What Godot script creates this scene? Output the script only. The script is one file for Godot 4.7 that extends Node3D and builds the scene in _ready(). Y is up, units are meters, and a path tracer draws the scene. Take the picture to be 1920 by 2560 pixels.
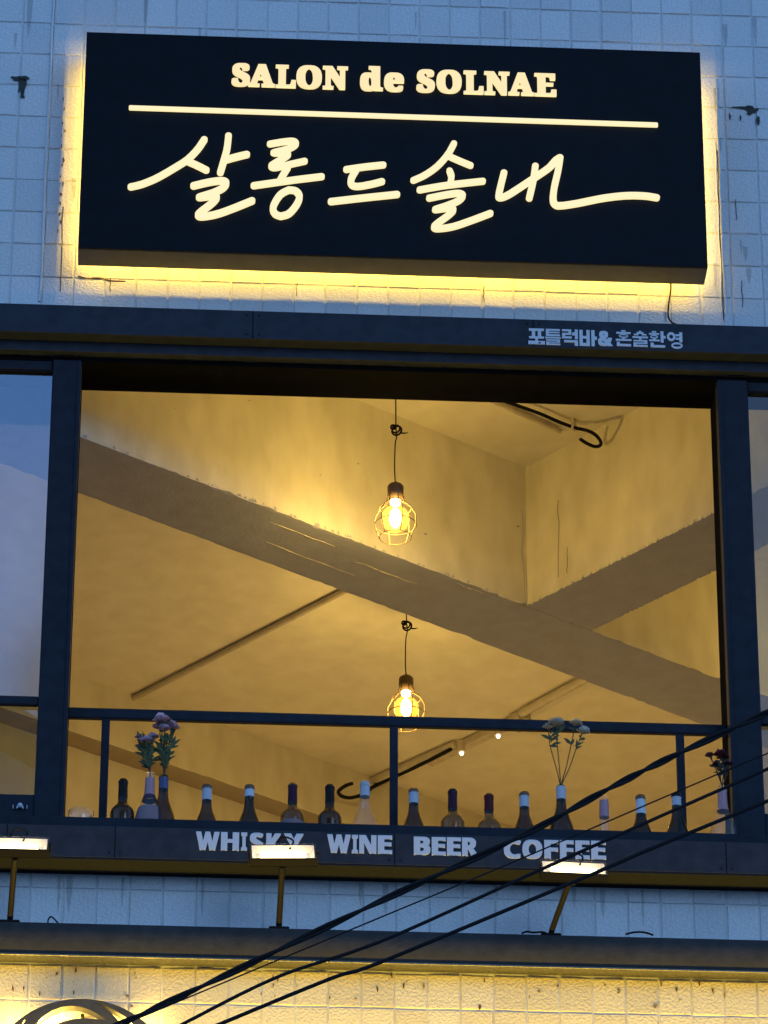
extends Node3D
# A white-tiled bar front at dusk: lit sign above, open window with bottles, lamps on a canopy below.
# Wall face is z = 0, x to the right, y up, metres. Inside lies behind it (z < 0), turned on its own grid.

const AX := Vector3(0.8171, 0.0, -0.5764)   # the long way of the room's beams
const AN := Vector3(-0.5764, 0.0, -0.8171)
const BX := Vector3(0.631, 0.0, 0.776)
const CEIL := 9.6
const SOFFIT := 9.05
const FLOOR := 6.65

var rng := RandomNumberGenerator.new()
var taken := {}
var M := {}

# ---------------------------------------------------------------- helpers
func numbered(parent: Node, called: String) -> String:
	var key := str(parent.get_instance_id()) + called
	var n: int = taken.get(key, 0)
	taken[key] = n + 1
	return called if n == 0 else "%s_%03d" % [called, n]

func put(o: Node3D, called: String, parent: Node = self) -> Node3D:
	o.name = numbered(parent, called)
	parent.add_child(o, true)
	return o

func tag(o: Node, label: String, category: String, group := "", kind := "") -> void:
	o.set_meta("label", label)
	o.set_meta("category", category)
	if group != "": o.set_meta("group", group)
	if kind != "": o.set_meta("kind", kind)

func thing(called: String, at: Vector3, label: String, category: String, group := "") -> Node3D:
	var o := Node3D.new()
	put(o, called)
	o.position = at
	tag(o, label, category, group)
	return o

func begin() -> SurfaceTool:
	var st := SurfaceTool.new()
	st.begin(Mesh.PRIMITIVE_TRIANGLES)
	return st

func mesh_of(st: SurfaceTool) -> ArrayMesh:
	st.generate_normals()
	return st.commit()

func obj(called: String, mesh: Mesh, mat: Material, parent: Node = self, at := Vector3.ZERO) -> MeshInstance3D:
	var o := MeshInstance3D.new()
	o.mesh = mesh
	o.material_override = mat
	put(o, called, parent)
	o.position = at
	return o

func tri(st: SurfaceTool, a: Vector3, b: Vector3, c: Vector3) -> void:
	st.add_vertex(a); st.add_vertex(c); st.add_vertex(b)

func quad(st: SurfaceTool, a: Vector3, b: Vector3, c: Vector3, d: Vector3) -> void:
	tri(st, a, b, c); tri(st, a, c, d)

# box between two corners with chamfered edges
func add_box(st: SurfaceTool, lo: Vector3, hi: Vector3, bevel := 0.003) -> void:
	st.set_smooth_group(-1)
	var c := (lo + hi) * 0.5
	var h := (hi - lo) * 0.5
	var b: float = minf(bevel, minf(h.x, minf(h.y, h.z)) * 0.6)
	var faces := [[0, 1, 2], [1, 2, 0], [2, 0, 1]]
	for f in faces:
		for s in [-1.0, 1.0]:
			var p := []
			for q in [Vector2(-1, -1), Vector2(1, -1), Vector2(1, 1), Vector2(-1, 1)]:
				var v := Vector3.ZERO
				v[f[0]] = s * h[f[0]]
				v[f[1]] = q.x * (h[f[1]] - b)
				v[f[2]] = q.y * (h[f[2]] - b)
				p.append(c + v)
			if s > 0: quad(st, p[0], p[1], p[2], p[3])
			else: quad(st, p[3], p[2], p[1], p[0])
	if b <= 0.0: return
	for f in faces:   # edges along axis f[0]
		for s1 in [-1.0, 1.0]:
			for s2 in [-1.0, 1.0]:
				var a := Vector3.ZERO; var e := Vector3.ZERO
				a[f[1]] = s1 * h[f[1]]; a[f[2]] = s2 * (h[f[2]] - b)
				e[f[1]] = s1 * (h[f[1]] - b); e[f[2]] = s2 * h[f[2]]
				var l := Vector3.ZERO; l[f[0]] = h[f[0]] - b
				if s1 * s2 > 0: quad(st, c + a - l, c + a + l, c + e + l, c + e - l) if false else quad(st, c + a + l, c + a - l, c + e - l, c + e + l)
				else: quad(st, c + a - l, c + a + l, c + e + l, c + e - l)
	for sx in [-1.0, 1.0]:
		for sy in [-1.0, 1.0]:
			for sz in [-1.0, 1.0]:
				var p1: Vector3 = c + Vector3(sx * h.x, sy * (h.y - b), sz * (h.z - b))
				var p2: Vector3 = c + Vector3(sx * (h.x - b), sy * h.y, sz * (h.z - b))
				var p3: Vector3 = c + Vector3(sx * (h.x - b), sy * (h.y - b), sz * h.z)
				if sx * sy * sz > 0: tri(st, p1, p2, p3)
				else: tri(st, p1, p3, p2)

func box_mesh(lo: Vector3, hi: Vector3, bevel := 0.003) -> ArrayMesh:
	var st := begin()
	add_box(st, lo, hi, bevel)
	return mesh_of(st)

func prism_y(st: SurfaceTool, plan: PackedVector2Array, y0: float, y1: float) -> void:   # plan = (x, z)
	st.set_smooth_group(-1)
	var p := plan
	if Geometry2D.is_polygon_clockwise(p): p.reverse()
	var t := Geometry2D.triangulate_polygon(p)
	for i in range(0, t.size(), 3):
		var a := p[t[i]]; var b := p[t[i + 1]]; var c := p[t[i + 2]]
		if (b - a).cross(c - a) > 0.0:
			var w := b; b = c; c = w
		tri(st, Vector3(a.x, y1, a.y), Vector3(b.x, y1, b.y), Vector3(c.x, y1, c.y))
		tri(st, Vector3(a.x, y0, a.y), Vector3(c.x, y0, c.y), Vector3(b.x, y0, b.y))
	for i in p.size():
		var a := p[i]; var b := p[(i + 1) % p.size()]
		quad(st, Vector3(a.x, y0, a.y), Vector3(a.x, y1, a.y), Vector3(b.x, y1, b.y), Vector3(b.x, y0, b.y))

func prism_z(st: SurfaceTool, outline: PackedVector2Array, z0: float, z1: float, inset := 0.0) -> void:   # outline = (x, y), front at z1
	st.set_smooth_group(-1)
	var p := outline
	if Geometry2D.is_polygon_clockwise(p): p.reverse()
	var t := Geometry2D.triangulate_polygon(p)
	for i in range(0, t.size(), 3):
		var a := p[t[i]]; var b := p[t[i + 1]]; var c := p[t[i + 2]]
		if (b - a).cross(c - a) < 0.0:
			var w := b; b = c; c = w
		tri(st, Vector3(a.x, a.y, z1), Vector3(b.x, b.y, z1), Vector3(c.x, c.y, z1))
		tri(st, Vector3(a.x, a.y, z0), Vector3(c.x, c.y, z0), Vector3(b.x, b.y, z0))
	for i in p.size():
		var a := p[i]; var b := p[(i + 1) % p.size()]
		quad(st, Vector3(a.x, a.y, z0), Vector3(b.x, b.y, z0), Vector3(b.x, b.y, z1), Vector3(a.x, a.y, z1))

func smooth_path(pts: Array, steps := 6) -> Array:
	var out := []
	for i in pts.size() - 1:
		var p0: Vector3 = pts[maxi(i - 1, 0)]
		var p1: Vector3 = pts[i]
		var p2: Vector3 = pts[i + 1]
		var p3: Vector3 = pts[mini(i + 2, pts.size() - 1)]
		for s in steps:
			out.append(p1.cubic_interpolate(p2, p0, p3, float(s) / steps))
	out.append(pts[-1])
	return out

func smooth2(pts: PackedVector2Array, steps := 5) -> PackedVector2Array:
	var out := PackedVector2Array()
	for i in pts.size() - 1:
		for s in steps:
			out.append(pts[i].cubic_interpolate(pts[i + 1], pts[maxi(i - 1, 0)], pts[mini(i + 2, pts.size() - 1)], float(s) / steps))
	out.append(pts[-1])
	return out

func add_tube(st: SurfaceTool, pts: Array, r, sides := 8, caps := true) -> void:   # r: number or array
	st.set_smooth_group(1)
	var rings := []
	var side := Vector3.ZERO
	for i in pts.size():
		var d: Vector3 = (pts[mini(i + 1, pts.size() - 1)] - pts[maxi(i - 1, 0)]).normalized()
		if side == Vector3.ZERO:
			side = d.cross(Vector3.UP if absf(d.y) < 0.9 else Vector3.RIGHT).normalized()
		side = (side - d * side.dot(d)).normalized()
		var up := d.cross(side)
		var rr: float = r[i] if r is Array else r
		var ring := []
		for k in sides:
			var a := TAU * k / sides
			ring.append(pts[i] + (side * cos(a) + up * sin(a)) * rr)
		rings.append(ring)
	for i in rings.size() - 1:
		for k in sides:
			var k2 := (k + 1) % sides
			quad(st, rings[i][k], rings[i][k2], rings[i + 1][k2], rings[i + 1][k])
	if caps:
		st.set_smooth_group(-1)
		for k in range(1, sides - 1):
			tri(st, rings[0][0], rings[0][k + 1], rings[0][k])
			tri(st, rings[-1][0], rings[-1][k], rings[-1][k + 1])

func tube(pts: Array, r, sides := 8) -> ArrayMesh:
	var st := begin()
	add_tube(st, pts, r, sides)
	return mesh_of(st)

func add_lathe(st: SurfaceTool, prof: Array, sides := 24, at := Vector3.ZERO) -> void:   # prof: Vector2(radius, y) from the bottom up
	for i in prof.size() - 1:
		var a: Vector2 = prof[i]; var b: Vector2 = prof[i + 1]
		st.set_smooth_group(1)
		for k in sides:
			var t0 := TAU * k / sides; var t1 := TAU * (k + 1) / sides
			var p := [Vector3(a.x * cos(t0), a.y, a.x * sin(t0)), Vector3(a.x * cos(t1), a.y, a.x * sin(t1)), Vector3(b.x * cos(t1), b.y, b.x * sin(t1)), Vector3(b.x * cos(t0), b.y, b.x * sin(t0))]
			if a.x > 0.00001: tri(st, at + p[0], at + p[2], at + p[1])
			if b.x > 0.00001: tri(st, at + p[0], at + p[3], at + p[2])

func lathe(prof: Array, sides := 24) -> ArrayMesh:
	var st := begin()
	add_lathe(st, prof, sides)
	return mesh_of(st)

func torus_path(c: Vector3, u: Vector3, v: Vector3, r: float, a0 := 0.0, a1 := TAU, n := 24) -> Array:
	var out := []
	for i in n + 1:
		var a := a0 + (a1 - a0) * i / n
		out.append(c + (u * cos(a) + v * sin(a)) * r)
	return out

# ---------------------------------------------------------------- materials
func lin(r: float, g: float, b: float, a := 1.0) -> Color:
	var c := Color(r, g, b).linear_to_srgb()
	c.a = a
	return c

func noise_tex(seed_: int, freq: float, octaves: int, lo: Color, hi: Color, size := 512, kind := FastNoiseLite.TYPE_SIMPLEX_SMOOTH) -> ImageTexture:
	var n := FastNoiseLite.new()
	n.seed = seed_
	n.noise_type = kind
	n.frequency = freq
	n.fractal_octaves = octaves
	var im := n.get_seamless_image(size, size)
	im.convert(Image.FORMAT_RGB8)
	for y in size:
		for x in size:
			im.set_pixel(x, y, lo.lerp(hi, im.get_pixel(x, y).r))
	return ImageTexture.create_from_image(im)

func flat(called: String, c: Color, rough := 0.6, metal := 0.0) -> StandardMaterial3D:
	var m := StandardMaterial3D.new()
	m.resource_name = called
	m.albedo_color = c
	m.roughness = rough
	m.metallic = metal
	M[called] = m
	return m

func worn(m: StandardMaterial3D, color_tex: Texture2D, height_tex: Texture2D, per_metre: float, relief: float, rough_tex: Texture2D = null) -> StandardMaterial3D:
	m.uv1_triplanar = true
	m.uv1_world_triplanar = true
	m.uv1_scale = Vector3.ONE * per_metre
	if color_tex: m.albedo_texture = color_tex
	if rough_tex: m.roughness_texture = rough_tex
	if height_tex:
		m.heightmap_enabled = true
		m.heightmap_texture = height_tex
		m.heightmap_scale = relief
	return m

func glow(called: String, c: Color, energy: float) -> StandardMaterial3D:
	var m := flat(called, Color(0.4, 0.38, 0.34), 0.6)
	m.emission_enabled = true
	m.emission = c
	m.emission_energy_multiplier = energy
	return m

func glass(called: String, c: Color, alpha: float, rough := 0.04) -> StandardMaterial3D:
	var m := flat(called, Color(c.r, c.g, c.b, alpha), rough)
	m.transparency = BaseMaterial3D.TRANSPARENCY_ALPHA
	m.metallic_specular = 0.6
	return m

func make_materials() -> void:
	var W := Color.WHITE
	var mottle := noise_tex(3, 0.012, 5, Color(0.80, 0.80, 0.80), W)
	var faint := noise_tex(4, 0.02, 5, Color(0.92, 0.92, 0.92), W)
	var smooth := noise_tex(12, 0.01, 4, Color(0.94, 0.935, 0.92), W)
	var streak := noise_tex(21, 0.010, 5, Color(0.88, 0.87, 0.83), W)
	var fine := noise_tex(5, 0.06, 4, Color.BLACK, W)
	var lumps := noise_tex(8, 0.02, 4, Color.BLACK, W)
	var blotch := noise_tex(11, 0.008, 4, Color(0.86, 0.85, 0.82), W)
	var grain := noise_tex(15, 0.15, 3, Color(0.72, 0.72, 0.72), W, 256)
	for e in [["white_paint", 0.70, 0.70, 0.685, 0.38], ["white_paint_dull", 0.655, 0.66, 0.65, 0.5], ["white_paint_fresh", 0.73, 0.73, 0.715, 0.34], ["cream_paint", 0.72, 0.63, 0.42, 0.36], ["cream_paint_dull", 0.67, 0.58, 0.38, 0.46], ["cream_paint_fresh", 0.75, 0.66, 0.45, 0.32]]:  # last three carry the gold of the LED wash in the tile colour
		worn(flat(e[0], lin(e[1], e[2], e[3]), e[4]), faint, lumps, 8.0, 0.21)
	worn(flat("joint_paint", lin(0.63, 0.63, 0.62), 0.8), faint, lumps, 5.0, 0.1)
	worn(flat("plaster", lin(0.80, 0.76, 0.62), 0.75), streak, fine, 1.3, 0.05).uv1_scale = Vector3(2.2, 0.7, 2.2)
	worn(flat("soffit_shade_paint", lin(0.37, 0.39, 0.49), 0.85), smooth, fine, 1.7, 0.06)  # darkened and blued in colour to give the shade under the beams
	worn(flat("back_shade_paint", lin(0.36, 0.31, 0.24), 0.8), smooth, fine, 1.7, 0.06)  # darker colour paints the shade band under the back beam
	worn(flat("floor", lin(0.46, 0.36, 0.25), 0.5), mottle, null, 1.0, 0.0)
	worn(flat("dark_steel", lin(0.036, 0.043, 0.058), 0.6), mottle, fine, 2.0, 0.05)
	worn(flat("frame_steel", lin(0.019, 0.025, 0.037), 0.6), mottle, fine, 2.3, 0.04)
	worn(flat("sign_edge_bounce", lin(0.05, 0.045, 0.04), 0.5), mottle, null, 2.0, 0.0)  # side and bottom panels coloured lighter, as if lit by the wall glow
	worn(flat("black_steel", lin(0.007, 0.007, 0.0075), 0.5), mottle, null, 2.0, 0.0)
	worn(flat("canopy_steel", lin(0.060, 0.056, 0.052), 0.5), mottle, fine, 2.6, 0.06)
	worn(flat("canopy_underside", lin(0.30, 0.29, 0.27), 0.28, 0.75), grain, lumps, 1.9, 0.12)
	worn(flat("sign_black", lin(0.0045, 0.0065, 0.010), 0.55), mottle, fine, 1.6, 0.02)
	flat("letter_white", lin(0.62, 0.66, 0.70), 0.55)
	worn(flat("painted_letter", lin(0.88, 0.90, 0.94), 0.6), grain, null, 9.0, 0.0)
	glow("lit_acrylic", lin(1.0, 0.80, 0.40), 0.98)
	glow("lit_stroke", lin(1.0, 0.85, 0.47), 1.03)
	glow("led", lin(1.0, 0.72, 0.30), 2.0)
	glow("hot_filament", lin(1.0, 0.74, 0.32), 6.0)
	glow("hot_tube", lin(1.0, 0.74, 0.36), 9.0)
	glow("spot_lens", lin(1.0, 0.85, 0.6), 3.0)
	var amber := glass("amber_glass", lin(1.0, 0.50, 0.12), 0.025, 0.05)
	amber.emission_enabled = true
	amber.emission = lin(1.0, 0.50, 0.09)
	amber.emission_energy_multiplier = 0.045
	flat("brass", lin(0.11, 0.07, 0.03), 0.5, 0.6)
	worn(flat("socket", lin(0.13, 0.085, 0.05), 0.45, 0.3), grain, null, 10.0, 0.0)
	worn(flat("rubber", lin(0.012, 0.012, 0.013), 0.55), grain, null, 12.0, 0.0)
	worn(flat("cable_grey", lin(0.022, 0.022, 0.024), 0.7), grain, null, 10.0, 0.0)
	worn(flat("conduit", lin(0.62, 0.56, 0.45), 0.5), blotch, null, 5.0, 0.0)
	flat("crack", lin(0.055, 0.045, 0.035), 0.9)
	worn(flat("rust", lin(0.16, 0.055, 0.022), 0.9), grain, null, 20.0, 0.0)
	worn(flat("soot", lin(0.06, 0.065, 0.06), 0.95), grain, null, 20.0, 0.0)
	var dirt := flat("rain_dirt", lin(0.16, 0.16, 0.15, 0.12), 0.9)
	dirt.transparency = BaseMaterial3D.TRANSPARENCY_ALPHA
	worn(flat("chip", lin(0.30, 0.22, 0.14), 0.9), grain, null, 20.0, 0.0)
	worn(flat("lamp_steel", lin(0.022, 0.020, 0.019), 0.5, 0.2), grain, null, 9.0, 0.0)
	worn(flat("reflector", lin(0.85, 0.80, 0.68), 0.6, 0.2), null, fine, 14.0, 0.1)
	worn(flat("underside_grey", lin(0.022, 0.023, 0.026), 0.8), faint, fine, 3.0, 0.04)
	worn(flat("ceiling_paint", lin(0.78, 0.735, 0.60), 0.75), smooth, fine, 1.3, 0.04)
	glass("clear_pane", lin(0.9, 0.93, 0.95), 0.03).metallic_specular = 0.25
	var side := flat("side_pane", Color(0.84, 0.91, 1.0, 0.0), 0.0)
	side.refraction_enabled = true
	side.refraction_scale = 0.14
	side.metallic_specular = 0.5
	glass("green_glass", lin(0.008, 0.010, 0.005), 0.80)
	glass("brown_glass", lin(0.012, 0.008, 0.005), 0.74)
	glass("olive_glass", lin(0.03, 0.026, 0.010), 0.52)
	glass("clear_glass", lin(0.6, 0.6, 0.5), 0.055)
	for n in ["green_glass", "brown_glass", "olive_glass"]: M[n].metallic_specular = 0.42
	glass("cup_glass", lin(0.6, 0.6, 0.58), 0.10)
	for e in [["foil_black", 0.02, 0.018, 0.016, 0.4], ["foil_purple", 0.065, 0.02, 0.04, 0.4], ["foil_maroon", 0.12, 0.02, 0.025, 0.4], ["foil_pink", 0.60, 0.30, 0.32, 0.4], ["foil_silver", 0.65, 0.64, 0.58, 0.35],
			["foil_copper", 0.20, 0.075, 0.03, 0.4], ["foil_blue", 0.06, 0.09, 0.22, 0.5], ["paper_white", 0.68, 0.70, 0.74, 0.7], ["paper_mauve", 0.34, 0.22, 0.23, 0.8], ["paper_bright", 0.80, 0.86, 0.90, 0.6], ["band_plum", 0.07, 0.03, 0.06, 0.6]]:
		worn(flat(e[0], lin(e[1], e[2], e[3]), e[4]), grain, null, 14.0, 0.0)
	for e in [["petal_pink", 0.90, 0.68, 0.76], ["petal_white", 0.90, 0.87, 0.76], ["petal_red", 0.22, 0.06, 0.08], ["leaf", 0.10, 0.13, 0.045], ["dry_leaf", 0.055, 0.04, 0.025], ["stem", 0.05, 0.055, 0.02]]:
		var m := worn(flat(e[0], lin(e[1], e[2], e[3]), 0.7), grain, null, 20.0, 0.0)
		m.backlight_enabled = true
		m.backlight = lin(e[1] * 0.5, e[2] * 0.5, e[3] * 0.5)
	worn(flat("emblem_paint", lin(0.045, 0.043, 0.041), 0.6), mottle, fine, 4.0, 0.03)
	worn(flat("asphalt", lin(0.05, 0.05, 0.052), 0.9), mottle, fine, 0.8, 0.4)
	worn(flat("render_grey", lin(0.20, 0.19, 0.18), 0.8), mottle, fine, 0.5, 0.2)
	worn(flat("roof_tile", lin(0.08, 0.06, 0.055), 0.8), mottle, fine, 0.7, 0.4)
	glass("dark_window", lin(0.03, 0.035, 0.04), 0.9)

# ---------------------------------------------------------------- lettering
func serif() -> Font:
	var f := SystemFont.new()
	f.font_names = PackedStringArray(["Droid Serif"])
	f.font_weight = 700
	return f

func sans() -> Font:
	var f := SystemFont.new()
	f.font_names = PackedStringArray(["Droid Sans"])
	f.font_weight = 700
	return f

func letter(ch: String, font: Font, fat: Vector2, area: Rect2, z0: float, depth: float, mat: Material, parent: Node) -> void:   # fat thickens the strokes, in em
	var t := TextMesh.new()
	t.font = font
	t.text = ch
	t.font_size = 64
	t.pixel_size = 0.01
	t.depth = 0.1
	t.curve_step = 2.0
	var st := begin()
	st.set_smooth_group(-1)
	var box := t.get_aabb()
	var grow := fat * 0.64
	var sx := area.size.x / (box.size.x + 2.0 * grow.x)
	var sy := area.size.y / (box.size.y + 2.0 * grow.y)
	var sz := depth / box.size.z
	var shifts := [Vector2(0, 0), Vector2(-1, 0), Vector2(1, 0), Vector2(-0.5, 0), Vector2(0.5, 0)]
	if grow.y > 0.0: shifts = [Vector2(0, 0), Vector2(-1, -1), Vector2(1, -1), Vector2(-1, 1), Vector2(1, 1), Vector2(-1, 0), Vector2(1, 0)]
	for k in shifts.size():
		var sh: Vector2 = shifts[k] * grow
		var xf := Transform3D(Basis.from_scale(Vector3(sx, sy, sz)), Vector3(area.position.x - (box.position.x - grow.x - sh.x) * sx, area.position.y - (box.position.y - grow.y - sh.y) * sy, z0 - box.position.z * sz + k * 0.00012))
		for s in t.get_surface_count():
			var a := t.surface_get_arrays(s)
			var v: PackedVector3Array = a[Mesh.ARRAY_VERTEX]
			var ix: PackedInt32Array = a[Mesh.ARRAY_INDEX] if a[Mesh.ARRAY_INDEX] != null else PackedInt32Array(range(v.size()))
			for i in ix: st.add_vertex(xf * v[i])
	obj("letter", mesh_of(st), mat, parent)

func brush(strokes: Array, width: float, z0: float, z1: float, mat: Material, parent: Node) -> void:   # one hand-written syllable
	var st := begin()
	var n := 0
	for s in strokes:
		var line: PackedVector2Array = smooth2(s)
		for i in line.size(): line[i] *= 2000.0
		for pg in Geometry2D.offset_polyline(line, width * 1000.0, Geometry2D.JOIN_ROUND, Geometry2D.END_ROUND):
			if not Geometry2D.is_polygon_clockwise(pg):
				for i in pg.size(): pg[i] /= 2000.0
				prism_z(st, pg, z0, z1 + n * 0.0006)
				n += 1
	obj("letter", mesh_of(st), mat, parent)

func block_letter(rects: Array, area: Rect2, z0: float, z1: float, mat: Material, parent: Node) -> void:   # rects in the unit square, y down
	var st := begin()
	var n := 0
	for r in rects:
		if r.size() == 5:   # ring: centre, radii, thickness
			for half in 2:
				var ring := PackedVector2Array()
				for i in 13:
					var a := PI * (half + i / 12.0)
					ring.append(area.position + Vector2(r[0] + cos(a) * r[2], 1.0 - r[1] + sin(a) * r[3]) * area.size)
				for i in 13:
					var a := PI * (half + 1.0 - i / 12.0)
					ring.append(area.position + Vector2(r[0] + cos(a) * (r[2] - r[4]), 1.0 - r[1] + sin(a) * (r[3] - r[4])) * area.size)
				prism_z(st, ring, z0, z1 + n * 0.00006)
			n += 1
			continue
		var x0: float = area.position.x + r[0] * area.size.x
		var x1: float = area.position.x + r[2] * area.size.x
		var y1: float = area.end.y - r[1] * area.size.y
		var y0: float = area.end.y - r[3] * area.size.y
		prism_z(st, PackedVector2Array([Vector2(x0, y0), Vector2(x1, y0), Vector2(x1, y1), Vector2(x0, y1)]), z0, z1 + n * 0.00006)
		n += 1
	obj("letter", mesh_of(st), mat, parent)

# ---------------------------------------------------------------- scene
func _ready() -> void:
	rng.seed = 20240611
	var cam := Camera3D.new()
	cam.name = "camera"
	add_child(cam)
	cam.fov = 12.5621
	cam.near = 0.1
	cam.far = 400.0
	cam.transform = Transform3D(Basis(Vector3(0.9985, 0.0027, 0.0543), Vector3(-0.0287, 0.8746, 0.4840), Vector3(-0.0461, -0.4848, 0.8734)), Vector3(-0.6687, 1.6000, 12.6643))
	cam.current = true

	var env := Environment.new()
	env.background_mode = Environment.BG_SKY
	var sky := Sky.new()
	var sm := ProceduralSkyMaterial.new()
	sm.sky_top_color = lin(0.015, 0.07, 0.25)
	sm.sky_horizon_color = lin(0.48, 1.05, 2.25)
	sm.sky_curve = 0.5
	sm.ground_bottom_color = lin(0.03, 0.035, 0.045)
	sm.ground_horizon_color = lin(0.10, 0.14, 0.20)
	sm.sun_angle_max = 1.0
	sky.sky_material = sm
	env.sky = sky
	env.tonemap_mode = Environment.TONE_MAPPER_LINEAR
	env.tonemap_exposure = 1.0
	env.sdfgi_enabled = true
	env.ssao_enabled = true
	env.ssil_enabled = true
	var we := WorldEnvironment.new()
	we.name = "world_environment"
	we.environment = env
	add_child(we)

	var sun := DirectionalLight3D.new()   # the last glow after sunset, from behind the street
	sun.name = "twilight"
	sun.light_color = lin(0.30, 0.56, 1.0)
	sun.light_energy = 0.34
	sun.light_angular_distance = 32.0
	sun.shadow_enabled = true
	add_child(sun)
	sun.look_at_from_position(Vector3(13, 12.5, 24), Vector3(0, 6.5, 0))

	make_materials()
	for n in ["dark_steel", "frame_steel", "black_steel", "sign_black", "canopy_steel"]: M[n].metallic_specular = 0.25
	M.underside_grey.metallic_specular = 0.1
	M.black_steel.metallic_specular = 0.05
	M.black_steel.roughness = 0.9
	for n in ["foil_black", "foil_purple", "foil_maroon", "cable_grey", "rubber", "lamp_steel"]: M[n].metallic_specular = 0.2
	make_ground()
	make_opposite()
	make_building()
	make_room()
	make_lintel()
	make_window()
	make_fascia()
	make_canopy()
	make_emblem_and_wash()
	make_shop_sign()
	make_pendants()
	make_ceiling_lines()
	make_bottles()
	make_flood_lamps()
	make_small_things()
	make_cables()

func make_ground() -> void:
	var g := obj("ground", box_mesh(Vector3(-120, -0.3, -120), Vector3(120, 0, 120), 0.0), M.render_grey)
	tag(g, "grey ground around the street", "ground", "", "structure")
	var r := obj("road", box_mesh(Vector3(-120, 0.004, 4.0), Vector3(120, 0.008, 22.0), 0.0), M.asphalt)
	tag(r, "dark asphalt road in front of the bar", "road", "", "structure")

func make_opposite() -> void:
	var b := thing("townhouse", Vector3(-9.5, 0, 30), "grey gabled house across the street", "house")
	var st := begin()
	prism_z(st, PackedVector2Array([Vector2(-9, 0), Vector2(8.6, 0), Vector2(8.6, 21.6), Vector2(0, 26.6), Vector2(-9, 21.3)]), 0.0, 14.0)
	obj("wall", mesh_of(st), M.render_grey, b)
	st = begin()
	prism_z(st, PackedVector2Array([Vector2(-9.6, 21.1), Vector2(0, 26.75), Vector2(9.2, 21.4), Vector2(9.2, 21.65), Vector2(0, 27.0), Vector2(-9.6, 21.35)]), -0.4, 14.4)
	obj("roof", mesh_of(st), M.roof_tile, b)
	for fl in 5:
		for c in 4:
			var x := -7.4 + c * 3.8
			var y := 1.6 + fl * 3.4
			obj("window", box_mesh(Vector3(x, y, -0.03), Vector3(x + 1.6, y + 1.7, 0.05), 0.0), M.dark_window, b)

# tiles: chamfered, a little uneven, each one lifted off the joint bed
func tile_mesh(w: float, h: float) -> ArrayMesh:
	var st := begin()
	st.set_smooth_group(1)
	var g := 0.0030
	var x0 := g * rng.randf_range(0.15, 0.75); var x1 := w - g * rng.randf_range(0.15, 0.75)
	var y0 := g * rng.randf_range(0.15, 0.75); var y1 := h - g * rng.randf_range(0.15, 0.75)
	var b := 0.0034
	var tilt := Vector2(rng.randf_range(-1, 1), rng.randf_range(-1, 1)) * 0.0010
	var p := []
	for j in 4:
		var row := []
		for i in 4:
			var u := i / 3.0; var v := j / 3.0
			var jx := rng.randf_range(-0.0007, 0.0007); var jy := rng.randf_range(-0.0007, 0.0007)
			row.append(Vector3(lerpf(x0 + b, x1 - b, u) + jx, lerpf(y0 + b, y1 - b, v) + jy, (u - 0.5) * tilt.x * 2.0 + (v - 0.5) * tilt.y * 2.0 + rng.randf_range(-0.00030, 0.00030)))
		p.append(row)
	for j in 3:
		for i in 3:
			quad(st, p[j][i], p[j][i + 1], p[j + 1][i + 1], p[j + 1][i])
	st.set_smooth_group(-1)
	var edge := []
	var low := []
	for i in 4: edge.append(p[0][i]); low.append(Vector3(lerpf(x0, x1, i / 3.0), y0 + rng.randf_range(-0.0008, 0.0008), -0.0044))
	for j in range(1, 4): edge.append(p[j][3]); low.append(Vector3(x1 + rng.randf_range(-0.0008, 0.0008), lerpf(y0, y1, j / 3.0), -0.0044))
	for i in range(2, -1, -1): edge.append(p[3][i]); low.append(Vector3(lerpf(x0, x1, i / 3.0), y1 + rng.randf_range(-0.0008, 0.0008), -0.0044))
	for j in range(2, 0, -1): edge.append(p[j][0]); low.append(Vector3(x0 + rng.randf_range(-0.0008, 0.0008), lerpf(y0, y1, j / 3.0), -0.0044))
	for i in edge.size():
		var k := (i + 1) % edge.size()
		quad(st, low[i], low[k], edge[k], edge[i])
	return mesh_of(st)

func lay_tiles(wall: Node, x0: float, x1: float, px: float, w: float, y0: float, y1: float, py: float, h: float, seen: Rect2, hole: Rect2, paint := "white_paint") -> void:
	var kinds := []
	for i in 24: kinds.append(tile_mesh(w, h))
	var rest := begin()
	var many := false
	var c0 := int(ceil((x0 - px) / w)); var c1 := int(floor((x1 - px) / w))
	var r0 := int(floor((y0 - py) / h)); var r1 := int(ceil((y1 - py) / h))
	for r in range(r0, r1):
		for c in range(c0, c1):
			var x := px + c * w
			var lo := maxf(py + r * h, y0)
			var hi := minf(py + (r + 1) * h, y1)
			if hi - lo < 0.02: continue
			var kind: Mesh = kinds[rng.randi() % kinds.size()]
			var fit := (hi - lo) / h
			var xf := Transform3D(Basis.from_scale(Vector3(1, fit, 1)), Vector3(x + rng.randf_range(-0.0006, 0.0006), lo, rng.randf_range(-0.0005, 0.0005)))
			var mid := Vector2(x + w * 0.5, (lo + hi) * 0.5)
			if seen.has_point(mid) and not hole.has_point(mid):
				var o := obj("tile", kind, M[paint + ["", "_dull", "", "_fresh"][rng.randi() % 4]], wall)
				o.transform = xf
			else:
				rest.append_from(kind, 0, xf)
				many = true
	if many:
		var o := obj("tile_field", rest.commit(), M[paint], wall)
		o.set_meta("kind", "stuff")

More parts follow.
